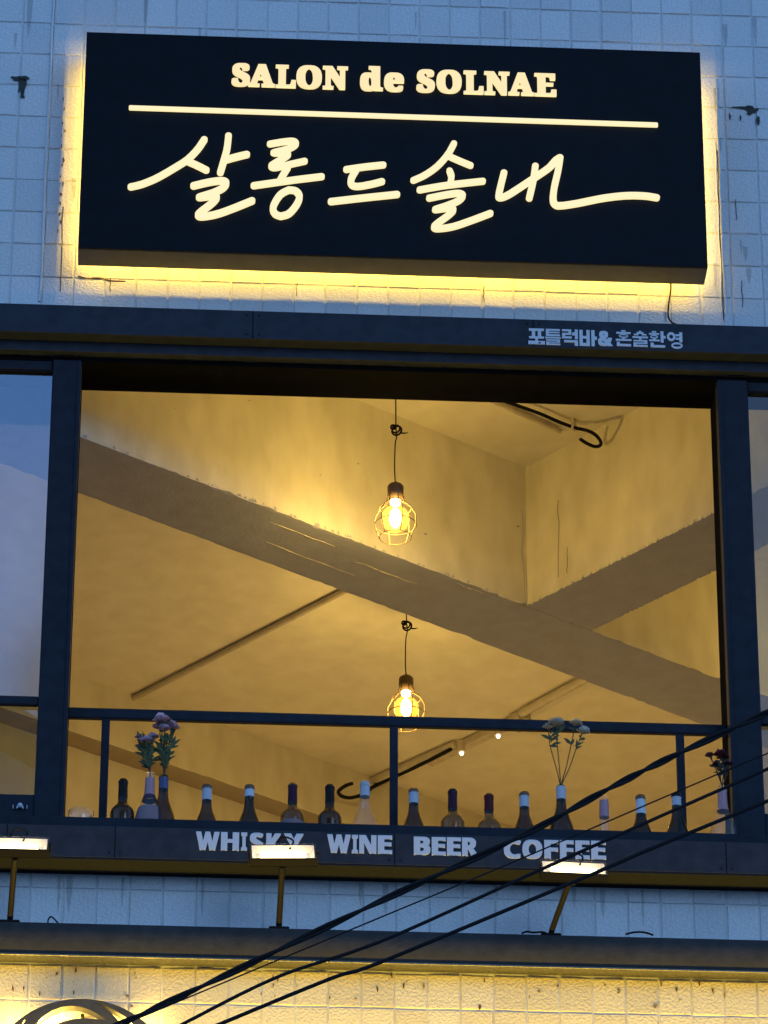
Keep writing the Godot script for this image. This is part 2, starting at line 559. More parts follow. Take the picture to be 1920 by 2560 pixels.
func blot(parent: Node, called: String, mat: Material, c: Vector2, rx: float, ry: float, z := 0.0022, arms := 0.45) -> void:
	var p := PackedVector2Array()
	var n := 14
	for i in n:
		var a := TAU * i / n
		var r := 1.0 - arms * rng.randf()
		p.append(c + Vector2(cos(a) * rx, sin(a) * ry) * r)
	var st := begin()
	prism_z(st, p, z - 0.0012, z)
	obj(called, mesh_of(st), mat, parent)

func make_building() -> void:
	var b := thing("corner_building", Vector3.ZERO, "white painted tile building with a wide open bar window", "building")
	var left := Vector2(-2.4, 0); var right := Vector2(2.4, 0)
	var a := Vector2(AX.x, AX.z); var q := Vector2(-BX.x, -BX.z)
	# upper wall, with the window below it
	var st := begin()
	add_box(st, Vector3(-2.4, 9.31, -0.2), Vector3(2.4, 11.6, -0.0034), 0.0)
	var up := obj("upper_wall", mesh_of(st), M.joint_paint, b)
	lay_tiles(up, -2.4, 2.4, 0.3137, 0.1006, 9.312, 11.2, 9.4515, 0.1226, Rect2(-1.3, 9.3, 2.6, 1.36), Rect2(-0.84, 9.62, 1.72, 0.72))
	st = begin()
	add_box(st, Vector3(-2.4, 0.0, -0.2), Vector3(2.4, 7.50, -0.0034), 0.0)
	var low := obj("lower_wall", mesh_of(st), M.joint_paint, b)
	lay_tiles(low, -2.3, 2.3, -1.05, 0.0990, 7.176, 7.40, 7.3205, 0.122, Rect2(-1.25, 7.1, 2.45, 0.4), Rect2())
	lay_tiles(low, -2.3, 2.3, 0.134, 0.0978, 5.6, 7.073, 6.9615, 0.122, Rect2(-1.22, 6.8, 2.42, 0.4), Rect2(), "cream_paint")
	# jambs beyond the window and the two side fronts
	st = begin()
	add_box(st, Vector3(-2.4, 7.50, -0.2), Vector3(-1.95, 9.31, 0.0), 0.0)
	add_box(st, Vector3(1.95, 7.50, -0.2), Vector3(2.4, 9.31, 0.0), 0.0)
	obj("wall_pier", mesh_of(st), M.white_paint, b)
	st = begin()
	var l2 := left + q * 7.5; var r2 := right + a * 7.5
	var inl := Vector2(a.x, a.y) * 0.25; var inr := Vector2(q.x, q.y) * 0.25
	prism_y(st, PackedVector2Array([left, l2, l2 + inl, left + Vector2(0.3, -0.201)]), 0.0, 11.6)
	prism_y(st, PackedVector2Array([right, r2, r2 + inr, right + Vector2(-0.3, -0.201)]), 0.0, 11.6)
	prism_y(st, PackedVector2Array([l2, r2, r2 - inr, l2 - inl]), 0.0, 11.6)
	obj("side_wall", mesh_of(st), M.white_paint, b)
	st = begin()
	prism_y(st, PackedVector2Array([Vector2(-2.5, 0.02), Vector2(2.5, 0.02), r2, l2]), 11.602, 11.75)
	obj("roof_slab", mesh_of(st), M.render_grey, b)
	# ridges of filler and cracks, rust and soot
	for e in [[-1.0985, 9.36, 10.62, 0.0045], [-1.0965, 9.5, 10.3, 0.003], [1.0945, 9.34, 10.30, 0.0035], [1.0845, 9.36, 10.05, 0.002]]:
		var pts := []
		for i in 12: pts.append(Vector3(e[0] + rng.randf_range(-0.0025, 0.0025), lerpf(e[1], e[2], i / 11.0), 0.0005))
		obj("filler_ridge", tube(smooth_path(pts, 3), e[3], 6), M.white_paint, up)
	for e in [[-0.8767, 9.405, 9.455], [-0.2809, 9.41, 9.46], [0.3184, 9.41, 9.47], [1.088, 9.37, 10.02], [-1.036, 9.40, 9.72], [1.152, 9.42, 9.52], [1.143, 9.75, 9.83]]:
		var pts := []
		for i in 7: pts.append(Vector3(e[0] + rng.randf_range(-0.002, 0.002), lerpf(e[1], e[2], i / 6.0), 0.0008))
		obj("crack", tube(smooth_path(pts, 2), 0.0013, 5), M.crack, up)
	obj("crack", tube(smooth_path([Vector3(-0.9788, 9.4592, 0.0010), Vector3(-0.9490, 9.4516, 0.0010), Vector3(-0.9122, 9.4546, 0.0010), Vector3(-0.8750, 9.4456, 0.0010), Vector3(-0.8278, 9.4455, 0.0010)], 3), 0.0022, 5), M.rust, up)
	for e in [[Vector2(-1.1889, 10.1868), 0.018, 0.05], [Vector2(-1.1964, 10.2117), 0.034, 0.014], [Vector2(-1.1846, 10.1460), 0.010, 0.024], [Vector2(1.2085, 10.1804), 0.030, 0.022], [Vector2(1.1850, 10.1890), 0.045, 0.005], [Vector2(1.1361, 10.1523), 0.004, 0.018], [Vector2(1.1703, 10.1473), 0.004, 0.016], [Vector2(1.2283, 10.1433), 0.008, 0.028]]:
		var at: Vector2 = e[0]
		blot(up, "soot_stain", M.soot, at, e[1], e[2], 0.0035, 0.6)
	for i in 15:
		var at := Vector2(-1.045 + rng.randf_range(-0.006, 0.006), 9.62 + 0.036 * i + rng.randf_range(-0.012, 0.012))
		blot(up, "rust_mark", M.rust if i % 3 else M.soot, at, rng.randf_range(0.0015, 0.004), rng.randf_range(0.004, 0.013), 0.0032, 0.7)
	for i in 26:   # rain streaks down the tiles
		var high := i % 3 != 0
		var at := Vector2(rng.randf_range(-1.25, 1.25), 10.6 - rng.randf() * 0.25) if i % 2 else Vector2([-1.0, -1.08, -1.16, 1.07, 1.15, 1.2][rng.randi() % 6] + rng.randf_range(-0.03, 0.03), rng.randf_range(9.55, 10.3))
		if not high: at = Vector2(rng.randf_range(-1.15, 1.1), 7.36)
		var len_ := rng.randf_range(0.05, 0.20) if high else rng.randf_range(0.04, 0.13)
		var wd := rng.randf_range(0.003, 0.011)
		var st2 := begin()
		prism_z(st2, PackedVector2Array([at + Vector2(-wd, 0), at + Vector2(wd, 0), at + Vector2(wd * 0.8, -len_ * 0.5), at + Vector2(0.0003, -len_), at + Vector2(-wd * 0.7, -len_ * 0.6)]), 0.0016, 0.0020 + i * 0.00002)
		obj("rain_streak", mesh_of(st2), M.rain_dirt, up if high else low)
	for i in 60:
		var at := Vector2(rng.randf_range(-1.1, 1.16), 7.07 - absf(rng.randfn(0.0, 0.06)) - 0.004)
		if at.y < 6.86 or (at.x < -0.6 and at.y < 6.97): continue
		var big := rng.randf()
		blot(low, "rust_mark", [M.rust, M.chip, M.rust, M.crack][i % 4], at, 0.0012 + 0.004 * big * big, 0.002 + 0.013 * big * big, 0.0032, 0.75)
	for e in [[Vector2(-0.7510, 6.9794), 0.010, 0.010], [Vector2(-0.7348, 6.9469), 0.007, 0.006], [Vector2(0.1226, 7.0339), 0.006, 0.018], [Vector2(0.4636, 7.0262), 0.008, 0.008], [Vector2(0.7010, 7.0323), 0.009, 0.018], [Vector2(0.8092, 6.9878), 0.013, 0.010], [Vector2(1.0147, 7.0276), 0.005, 0.018], [Vector2(0.8810, 7.0088), 0.004, 0.006], [Vector2(-0.3086, 7.0419), 0.005, 0.012], [Vector2(-0.0781, 6.9879), 0.006, 0.007]]:
		var at: Vector2 = e[0]
		blot(low, "rust_mark", M.chip, at, e[1] * 0.8, e[2] * 0.8, 0.0034, 0.75)

# ---------------------------------------------------------------- the room behind the window
func beam_mesh(n0: Vector2, n1: Vector2, f0: Vector2, f1: Vector2, y0: float, y1: float, rough: float) -> Array:
	var face := begin(); var under := begin()
	face.set_smooth_group(1); under.set_smooth_group(1)
	var n := 240
	var last := []
	for i in n + 1:
		var t := i / float(n)
		var a := n0.lerp(n1, t); var c := f0.lerp(f1, t)
		var j := rng.randfn(0.0, rough); var j2 := rng.randfn(0.0, rough * 0.7)
		var across := (c - a).normalized()
		var e0 := Vector3(a.x + across.x * j, y0 + absf(j) * 0.5, a.y + across.y * j)
		var e1 := Vector3(c.x + across.x * j2, y0 + absf(j2) * 0.5, c.y + across.y * j2)
		var cur := [Vector3(a.x, y1, a.y), e0, e1, Vector3(c.x, y1, c.y), Vector3(a.x, y0 + 0.016, a.y), Vector3(c.x, y0 + 0.016, c.y), Vector3(a.x + across.x * 0.014, y0, a.y + across.y * 0.014), Vector3(c.x - across.x * 0.014, y0, c.y - across.y * 0.014)]
		if i > 0:
			face.set_smooth_group(-1); under.set_smooth_group(-1)
			quad(face, last[0], last[4], cur[4], cur[0])
			quad(face, last[4], last[1], cur[1], cur[4])
			quad(under, last[1], last[6], cur[6], cur[1])
			quad(under, last[6], last[7], cur[7], cur[6])
			quad(under, last[7], last[2], cur[2], cur[7])
			quad(face, last[2], last[5], cur[5], cur[2])
			quad(face, last[5], last[3], cur[3], cur[5])
		last = cur
	return [mesh_of(face), mesh_of(under)]

func make_room() -> void:
	var b := get_node("corner_building")
	var a := Vector2(AX.x, AX.z); var q := Vector2(-BX.x, -BX.z)
	var left := Vector2(-2.2, -0.2); var right := Vector2(2.2, -0.2)
	var l2 := left + q * 7.2; var r2 := right + a * 7.2
	var plan := PackedVector2Array([left, right, r2, l2])
	var st := begin()
	prism_y(st, plan, CEIL, CEIL + 0.2)
	obj("ceiling", mesh_of(st), M.ceiling_paint, b)
	st = begin()
	prism_y(st, plan, FLOOR - 0.2, FLOOR)
	obj("floor", mesh_of(st), M.floor, b)
	# inner lining of the front wall above and below the opening
	st = begin()
	add_box(st, Vector3(-2.2, 9.195, -0.23), Vector3(2.2, CEIL - 0.002, -0.202), 0.0)
	add_box(st, Vector3(-2.2, FLOOR + 0.002, -0.23), Vector3(2.2, 7.36, -0.202), 0.0)
	obj("inner_lining", mesh_of(st), M.plaster, b)
	# beam A runs across, beam B comes to the window from it
	var c := Vector2(0.568, -1.395)
	var an := Vector2(AN.x, AN.z)
	var bx := Vector2(BX.x, BX.z)
	var A := beam_mesh(c - a * 1.98, c + a * 3.6, c + an * 0.305 - a * 2.42, c + an * 0.305 + a * 3.6, SOFFIT, CEIL + 0.02, 0.0030)
	var o := obj("ceiling_beam", A[0], M.plaster, b)
	obj("beam_underside", A[1], M.soffit_shade_paint, o)
	var B := beam_mesh(c, c + bx * 1.50, Vector2(0.807, -1.563), Vector2(0.807, -1.563) + bx * 1.715, SOFFIT + 0.002, CEIL + 0.02, 0.0030)
	o = obj("ceiling_beam", B[0], M.plaster, b)
	obj("beam_underside", B[1], M.soffit_shade_paint, o)
	# a shallow beam before the back wall
	var n0 := Vector2(-1.0250, -3.0743)
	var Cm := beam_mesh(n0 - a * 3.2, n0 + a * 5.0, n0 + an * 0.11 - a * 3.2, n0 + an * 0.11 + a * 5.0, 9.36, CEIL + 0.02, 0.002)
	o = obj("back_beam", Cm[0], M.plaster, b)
	obj("beam_underside", Cm[1], M.back_shade_paint, o)
	st = begin()
	var w0 := n0 + an * 0.109 - a * 3.4; var w1 := n0 + an * 0.109 + a * 5.2
	prism_y(st, PackedVector2Array([w0, w1, w1 + an * 0.15, w0 + an * 0.15]), FLOOR, CEIL - 0.001)
	obj("back_wall", mesh_of(st), M.plaster, b)
	# cracks and marks in the plaster of the beams
	for e in [[Vector3(-0.75, 9.07, -0.478), 0.22], [Vector3(0.555, 9.06, -1.38), 0.36]]:
		var pts := []
		for i in 8: pts.append(e[0] + Vector3(rng.randf_range(-0.006, 0.006), e[1] * i / 7.0, rng.randf_range(0.0, 0.002)))
		obj("crack", tube(smooth_path(pts, 2), 0.0010, 5), M.soffit_shade_paint, b)
	for e in [[0.16, 0.30], [0.20, 0.10]]:
		var p0: Vector3 = Vector3(c.x, 9.1, c.y) + BX * e[0] + Vector3(-0.002, 0, 0.002)
		var pts := []
		for i in 8: pts.append(p0 + Vector3(rng.randf_range(-0.003, 0.003), e[1] * i / 7.0, 0))
		obj("crack", tube(smooth_path(pts, 2), 0.0007, 5), M.crack, b)
	for i in 46:   # flakes and nicks along the painted edge of the beam
		var t := rng.randf_range(-1.9, 0.1)
		var p := c + a * t - an * 0.001
		var h := rng.randf_range(0.003, 0.014)
		st = begin()
		var base := Vector3(p.x, SOFFIT + 0.003, p.y)
		var wdt := rng.randf_range(0.003, 0.009)
		tri(st, base - AX * wdt, base + AX * wdt, base + AX * rng.randf_range(-0.004, 0.004) + Vector3(0, h, 0) - AN * 0.002)
		st.set_smooth_group(-1)
		obj("paint_flake", mesh_of(st), M.soffit_shade_paint, b)
	for e in [[-1.2, 0.38, 0.006], [-0.74, 0.30, 0.008], [-0.9, 0.2, 0.005], [-1.5, 0.24, 0.004], [-0.45, 0.13, 0.012], [-0.04, 0.30, 0.010], [-0.3, 0.35, 0.004]]:
		var p: Vector3 = Vector3(c.x, SOFFIT + e[1], c.y) + AX * e[0] - AN * 0.002
		var ball := SphereMesh.new()
		ball.radius = e[2] * 0.5; ball.height = e[2] * 0.35; ball.radial_segments = 8; ball.rings = 4
		obj("plaster_nick", ball, M.soffit_shade_paint, b, p)
	# raised seams of filler under beam A
	for e in [[-1.05, -0.78, 0.07], [-0.98, -0.60, 0.19], [-0.66, -0.40, 0.11], [-0.30, -0.18, 0.02]]:
		var pts := []
		for i in 7:
			var p: Vector2 = c + a * lerpf(e[0], e[1], i / 6.0) + an * (e[2] + rng.randf_range(-0.004, 0.004))
			pts.append(Vector3(p.x, SOFFIT, p.y))
		var fat := []
		for i in 19: fat.append(0.0006 + 0.0026 * rng.randf() * sin(PI * (i + 0.5) / 19.0))
		obj("filler_seam", tube(smooth_path(pts, 3), fat, 6), M.plaster, b)

# ---------------------------------------------------------------- steel over the window, with its small lettering
func make_lintel() -> void:
	var l := thing("steel_lintel", Vector3(0, 9.2, 0), "dark steel lintel band over the window with small white lettering", "lintel")
	var st := begin()
	add_box(st, Vector3(-2.1, 0.004, -0.005), Vector3(2.1, 0.108, 0.07), 0.002)
	var face := obj("face_plate", mesh_of(st), M.dark_steel, l)
	for x in [-1.31, -0.42, 0.47, 1.30]:
		obj("seam", box_mesh(Vector3(x - 0.0012, 0.006, 0.0695), Vector3(x + 0.0012, 0.106, 0.0708), 0.0), M.black_steel, face)
		for dx in [-0.02, 0.02]:
			for y in [0.02, 0.09]:
				obj("screw", tube([Vector3(x + dx, y, 0.069), Vector3(x + dx, y, 0.0722)], 0.0034, 8), M.lamp_steel, face)
	obj("lower_step", box_mesh(Vector3(-2.1, -0.033, -0.01), Vector3(2.1, 0.004, 0.021), 0.002), M.dark_steel, l)
	var z := 0.0702
	var cells := [Rect2(0.4536, 9.2149, 0.0530, 0.0582), Rect2(0.5076, 9.2140, 0.0500, 0.0590), Rect2(0.5616, 9.2132, 0.0507, 0.0602), Rect2(0.6167, 9.2141, 0.0558, 0.0590), Rect2(0.7324, 9.2173, 0.0498, 0.0595), Rect2(0.7855, 9.2172, 0.0501, 0.0587), Rect2(0.8389, 9.2167, 0.0525, 0.0599), Rect2(0.8957, 9.2140, 0.0508, 0.0610)]
	var forms := [
		[[0.05, 0, 0.95, 0.15], [0.22, 0.15, 0.42, 0.5], [0.58, 0.15, 0.78, 0.5], [0.05, 0.5, 0.95, 0.64], [0.42, 0.64, 0.58, 0.79], [0, 0.79, 1, 1]],
		[[0.05, 0, 0.95, 0.11], [0.05, 0.11, 0.24, 0.45], [0.24, 0.17, 0.92, 0.26], [0.24, 0.33, 0.95, 0.45], [0, 0.5, 1, 0.6], [0.06, 0.65, 0.94, 0.74], [0.76, 0.74, 0.94, 0.79], [0.06, 0.79, 0.94, 0.86], [0.06, 0.86, 0.25, 0.91], [0.06, 0.91, 0.96, 1]],
		[[0, 0, 0.58, 0.12], [0.4, 0.12, 0.58, 0.22], [0, 0.22, 0.58, 0.34], [0, 0.34, 0.18, 0.43], [0, 0.43, 0.6, 0.56], [0.64, 0.18, 0.80, 0.36], [0.80, 0, 0.99, 0.60], [0.12, 0.66, 0.99, 0.80], [0.78, 0.80, 0.99, 1]],
		[[0, 0, 0.19, 1], [0.40, 0, 0.59, 1], [0.19, 0.38, 0.40, 0.54], [0.19, 0.82, 0.40, 1], [0.68, 0, 0.87, 1], [0.87, 0.40, 1, 0.60]],
		[[0.36, 0, 0.64, 0.09], [0.04, 0.12, 0.96, 0.23], [0.5, 0.36, 0.30, 0.12, 0.07], [0.42, 0.46, 0.58, 0.55], [0, 0.55, 1, 0.67], [0.06, 0.73, 0.26, 1], [0.26, 0.86, 0.97, 1]],
		[[0.42, 0, 0.58, 0.10], [0.28, 0.08, 0.72, 0.19], [0.10, 0.19, 0.40, 0.29], [0.60, 0.19, 0.90, 0.29], [0, 0.35, 1, 0.46], [0.42, 0.46, 0.58, 0.56], [0.06, 0.58, 0.94, 0.68], [0.76, 0.68, 0.94, 0.74], [0.06, 0.74, 0.94, 0.83], [0.06, 0.83, 0.25, 0.89], [0.06, 0.89, 0.96, 1]],
		[[0.18, 0, 0.44, 0.09], [0, 0.12, 0.62, 0.22], [0.31, 0.35, 0.24, 0.115, 0.07], [0.24, 0.44, 0.40, 0.52], [0, 0.52, 0.64, 0.63], [0.70, 0, 0.88, 0.70], [0.88, 0.28, 1, 0.44], [0.08, 0.72, 0.27, 1], [0.27, 0.86, 0.96, 1]],
		[[0.27, 0.28, 0.27, 0.27, 0.15], [0.55, 0.12, 0.78, 0.24], [0.55, 0.34, 0.78, 0.46], [0.78, 0, 0.97, 0.60], [0.62, 0.81, 0.36, 0.19, 0.115]]]
	var hold := Node3D.new()
	for i in 8:
		var r: Rect2 = cells[i]
		r.position.y -= 9.2
		block_letter(forms[i], r, z - 0.0005, z + 0.0012, M.painted_letter, face)
	var amp := Rect2(0.6758, 9.2156, 0.0464, 0.0559)
	amp.position.y -= 9.2
	letter("&", sans(), Vector2(0.03, 0.02), amp, z - 0.0005, 0.0017, M.painted_letter, face)
	hold.free()

# ---------------------------------------------------------------- window
func make_window() -> void:
	var w := thing("bar_window", Vector3(0, 7.5, 0), "dark framed bar window, open in the middle, glazed either side", "window")
	var st := begin()
	add_box(st, Vector3(-1.95, 1.650, -0.192), Vector3(1.95, 1.667, -0.012), 0.001)
	obj("head_board", mesh_of(st), M.black_steel, w)
	obj("head_frame", box_mesh(Vector3(-1.95, 1.617, -0.05), Vector3(-1.049, 1.650, -0.014), 0.002), M.frame_steel, w)
	obj("head_frame", box_mesh(Vector3(1.159, 1.617, -0.05), Vector3(1.95, 1.650, -0.014), 0.002), M.frame_steel, w)
	for e in [[-1.048, -0.957, 1], [1.061, 1.158, -1], [-1.95, -1.90, 0], [1.90, 1.95, 0]]:
		var m := obj("mullion", box_mesh(Vector3(e[0], -0.06, -0.06), Vector3(e[1], 1.649, 0.0), 0.004), M.frame_steel, w)
		if e[2] != 0:
			var x: float = e[1] if e[2] > 0 else e[0]
			obj("edge_strip", box_mesh(Vector3(minf(x, x - e[2] * 0.012), -0.02, 0.0), Vector3(maxf(x, x - e[2] * 0.012), 1.64, 0.004), 0.001), M.frame_steel, m)
			obj("edge_strip", box_mesh(Vector3(minf(x, x - e[2] * 0.02), -0.02, -0.19), Vector3(maxf(x, x - e[2] * 0.02), 1.645, -0.061), 0.001), M.black_steel, m)
	for e in [[-1.90, -1.048], [1.158, 1.90]]:
		obj("bottom_rail", box_mesh(Vector3(e[0], -0.06, -0.06), Vector3(e[1], 0.128, -0.004), 0.003), M.frame_steel, w)
		obj("glass_seal", box_mesh(Vector3(e[0], 0.128, -0.029), Vector3(e[1], 0.134, -0.018), 0.001), M.rubber, w)
		obj("glass_seal", box_mesh(Vector3(e[0], 1.611, -0.029), Vector3(e[1], 1.617, -0.018), 0.001), M.rubber, w)
		obj("side_glass", box_mesh(Vector3(e[0], 0.128, -0.034), Vector3(e[1], 1.617, -0.030), 0.0), M.side_pane, w)
	# guard rail with three posts, just behind the bottles
	var r := obj("guard_rail", box_mesh(Vector3(-0.957, 0.428, -0.10), Vector3(1.061, 0.463, -0.08), 0.003), M.frame_steel, w)
	for e in [-0.842, 0.038, 0.917]:
		obj("rail_post", box_mesh(Vector3(e - 0.0125, -0.1, -0.10), Vector3(e + 0.0125, 0.428, -0.082), 0.002), M.frame_steel, r)
	for e in [[-1.9, -1.048], [1.158, 1.9]]:
		obj("guard_rail", box_mesh(Vector3(e[0], 0.432, -0.028), Vector3(e[1], 0.462, -0.010), 0.003), M.frame_steel, w)

# ---------------------------------------------------------------- fascia with the drinks list, and the trough behind it
func make_fascia() -> void:
	var fsc := thing("bar_fascia", Vector3(0, 7.4, 0), "dark steel fascia below the window lettered with four drinks", "fascia")
	var face := obj("face_plate", box_mesh(Vector3(-2.1, -0.027, 0.085), Vector3(2.1, 0.077, 0.11), 0.002), M.dark_steel, fsc)
	for x in [-1.12, -0.80, 0.03, 1.02]:
		obj("seam", box_mesh(Vector3(x - 0.001, -0.026, 0.1095), Vector3(x + 0.001, 0.076, 0.1107), 0.0), M.black_steel, face)
		for dx in [-0.016, 0.016]:
			obj("screw", tube([Vector3(x + dx, -0.012, 0.109), Vector3(x + dx, -0.012, 0.1122)], 0.0030, 8), M.lamp_steel, face)
	obj("top_rail", box_mesh(Vector3(-2.1, 0.0772, 0.07), Vector3(2.1, 0.112, 0.095), 0.002), M.frame_steel, fsc)
	obj("bottom_lip", box_mesh(Vector3(-2.1, -0.033, 0.0), Vector3(2.1, -0.0272, 0.1095), 0.001), M.underside_grey, fsc)
	obj("ledge", box_mesh(Vector3(-2.1, -0.03, -0.20), Vector3(2.1, -0.015, 0.0845), 0.0), M.black_steel, fsc)
	var boxes := [["W", Rect2(-0.5603, 7.4055, 0.0693, 0.0605)], ["H", Rect2(-0.4864, 7.4061, 0.0538, 0.0600)], ["I", Rect2(-0.4265, 7.4068, 0.0178, 0.0596)], ["S", Rect2(-0.4014, 7.4053, 0.0410, 0.0613)], ["K", Rect2(-0.3521, 7.4059, 0.0433, 0.0601)], ["Y", Rect2(-0.2986, 7.4063, 0.0569, 0.0605)],
		["W", Rect2(-0.1706, 7.4072, 0.0695, 0.0605)], ["I", Rect2(-0.0976, 7.4072, 0.0186, 0.0605)], ["N", Rect2(-0.0756, 7.4079, 0.0513, 0.0601)], ["E", Rect2(-0.0205, 7.4080, 0.0430, 0.0606)],
		["B", Rect2(0.0868, 7.4075, 0.0495, 0.0598)], ["E", Rect2(0.1401, 7.4076, 0.0419, 0.0598)], ["E", Rect2(0.1854, 7.4081, 0.0419, 0.0598)], ["R", Rect2(0.2304, 7.4077, 0.0476, 0.0606)],
		["C", Rect2(0.3550, 7.4037, 0.0519, 0.0619)], ["O", Rect2(0.4106, 7.4041, 0.0595, 0.0627)], ["F", Rect2(0.4759, 7.4070, 0.0424, 0.0602)], ["F", Rect2(0.5225, 7.4070, 0.0416, 0.0607)], ["E", Rect2(0.5687, 7.4070, 0.0428, 0.0611)], ["E", Rect2(0.6160, 7.4075, 0.0443, 0.0611)]]
	for e in boxes:
		var r: Rect2 = e[1]
		r.position.y -= 7.4
		letter(e[0], sans(), Vector2(0.035, 0.02), r, 0.1097, 0.0022, M.painted_letter, face)

# ---------------------------------------------------------------- canopy below
func make_canopy() -> void:
	var c := thing("steel_canopy", Vector3(0, 7.07, 0), "grey steel canopy band running under the bar window", "canopy")
	var st := begin()
	st.set_smooth_group(1)
	var bow := []
	for i in 9:
		var t := i / 8.0
		bow.append(Vector2(0.0665 + 0.0185 * pow(sin(PI * (0.12 + 0.76 * t)), 0.8), 0.105 - 0.102 * t))
	for i in 8:
		quad(st, Vector3(-2.3, bow[i + 1].y, bow[i + 1].x), Vector3(2.3, bow[i + 1].y, bow[i + 1].x), Vector3(2.3, bow[i].y, bow[i].x), Vector3(-2.3, bow[i].y, bow[i].x))
	st.set_smooth_group(-1)
	quad(st, Vector3(-2.3, 0.003, 0.066), Vector3(-2.3, 0.105, 0.066), Vector3(2.3, 0.105, 0.066), Vector3(2.3, 0.003, 0.066))
	quad(st, Vector3(-2.3, 0.105, 0.066), Vector3(-2.3, 0.105, bow[0].x), Vector3(2.3, 0.105, bow[0].x), Vector3(2.3, 0.105, 0.066))
	quad(st, Vector3(-2.3, 0.003, 0.066), Vector3(2.3, 0.003, 0.066), Vector3(2.3, 0.003, bow[8].x), Vector3(-2.3, 0.003, bow[8].x))
	obj("front_face", mesh_of(st), M.canopy_steel, c)
	obj("top_sheet", box_mesh(Vector3(-2.3, 0.094, 0.0), Vector3(2.3, 0.103, 0.066), 0.001), M.canopy_steel, c)
	obj("underside", box_mesh(Vector3(-2.3, 0.008, 0.002), Vector3(2.3, 0.012, 0.066), 0.0), M.canopy_underside, c)
	obj("drip_bead", tube([Vector3(-2.3, 0.001, 0.0785), Vector3(2.3, 0.001, 0.0785)], 0.0042, 8), M.canopy_underside, c)

func led_light(parent: Node, at: Vector3, size: Vector2, toward: Vector3, up: Vector3, energy: float, color: Color) -> void:
	var l := AreaLight3D.new()
	l.area_size = size
	l.light_color = color
	l.light_energy = energy
	l.area_range = 12.0
	l.shadow_enabled = true
	put(l, "led_light", parent)
	l.basis = Basis.looking_at(toward, up)
	l.position = at

# round emblem, and an unseen box added so its LED line washes the tiles
func make_emblem_and_wash() -> void:
	var e := thing("round_emblem", Vector3(-0.8785, 6.668, 0.0), "round grey cut-out steel emblem on the lit tiles", "emblem")
	var R0 := 0.274
	var disc := CSGPolygon3D.new()
	var p := PackedVector2Array()
	for i in 96: p.append(Vector2(cos(TAU * i / 96), sin(TAU * i / 96)) * R0)
	disc.polygon = p
	disc.depth = 0.038
	disc.material = M.emblem_paint
	put(disc, "disc", e)
	disc.position.z = 0.062
	var cuts := [
		PackedVector2Array([Vector2(-1.0245, 6.8447), Vector2(-1.0166, 6.8570), Vector2(-0.9951, 6.8802), Vector2(-0.9678, 6.9013), Vector2(-0.9402, 6.9141), Vector2(-0.9123, 6.9185), Vector2(-0.8841, 6.9162), Vector2(-0.8585, 6.9080), Vector2(-0.8328, 6.8944), Vector2(-0.8041, 6.8760), Vector2(-0.8295, 6.8775), Vector2(-0.8661, 6.8811), Vector2(-0.9052, 6.8774), Vector2(-0.9358, 6.8687), Vector2(-0.9605, 6.8554), Vector2(-0.9767, 6.8399), Vector2(-0.9980, 6.8091), Vector2(-1.0108, 6.7787), Vector2(-1.0215, 6.7664), Vector2(-1.0313, 6.8023)]),
		PackedVector2Array([Vector2(-0.8452, 6.9299), Vector2(-0.8226, 6.9256), Vector2(-0.7998, 6.9159), Vector2(-0.7740, 6.9014), Vector2(-0.7482, 6.8844), Vector2(-0.7251, 6.8614), Vector2(-0.7159, 6.8344), Vector2(-0.7292, 6.8099), Vector2(-0.7439, 6.8337), Vector2(-0.7616, 6.8604), Vector2(-0.7820, 6.8857), Vector2(-0.8023, 6.9073), Vector2(-0.8224, 6.9202)]),
		PackedVector2Array([Vector2(-1.0431, 6.8736), Vector2(-1.0476, 6.8622), Vector2(-1.0607, 6.8377), Vector2(-1.0707, 6.8103), Vector2(-1.0769, 6.8252), Vector2(-1.0694, 6.8466), Vector2(-1.0574, 6.8620)])]
	for k in 3:
		var q: PackedVector2Array = cuts[k]
		for i in q.size(): q[i] -= Vector2(-0.8785, 6.668)
		for turn in ([0.0, PI] if k < 2 else [0.0]):
			var c := CSGPolygon3D.new()
			var q2 := PackedVector2Array()
			for v in q: q2.append(v.rotated(turn))
			c.polygon = q2
			c.depth = 0.2
			c.operation = CSGShape3D.OPERATION_SUBTRACTION
			c.material = M.emblem_paint
			c.name = "cutout_%d_%d" % [k, int(turn)]
			disc.add_child(c)
			c.position.z = 0.1
	obj("standoff", tube([Vector3(0.0, 0.235, 0.0), Vector3(0, 0.235, 0.03)], 0.006), M.lamp_steel, e)
	obj("standoff", tube([Vector3(-0.2, -0.14, 0.0), Vector3(-0.2, -0.14, 0.03)], 0.006), M.lamp_steel, e)
	led_light(e, Vector3(0, 0, 0.055), Vector2(0.46, 0.46), Vector3(0, 0, -1), Vector3.UP, 1.0, lin(1.0, 0.70, 0.24))
	led_light(e, Vector3(0, 0.20, 0.050), Vector2(0.40, 0.02), Vector3(0, 1, -0.28), Vector3(0, 0, 1), 0.9, lin(1.0, 0.66, 0.12))  # extra light added to fill the shadow above the emblem
	obj("led_panel", box_mesh(Vector3(-0.2, -0.2, 0.0565), Vector3(0.2, 0.0, 0.0605), 0.0), M.black_steel, e)
	var s := thing("added_wash_box", Vector3(0, 6.1, 0), "added unseen dark box whose warm LED line washes the tiles above", "sign")
	obj("added_box", box_mesh(Vector3(-2.35, -0.35, 0.11), Vector3(2.35, 0.40, 0.27), 0.004), M.sign_black, s)
	obj("led_strip", box_mesh(Vector3(-2.25, 0.405, 0.205), Vector3(2.25, 0.415, 0.245), 0.0), M.led, s)
	led_light(s, Vector3(0.0, 0.43, 0.225), Vector2(4.5, 0.05), Vector3(0, 0.90, -0.4), Vector3(0, 0, 1), 3.6, lin(1.0, 0.67, 0.06))

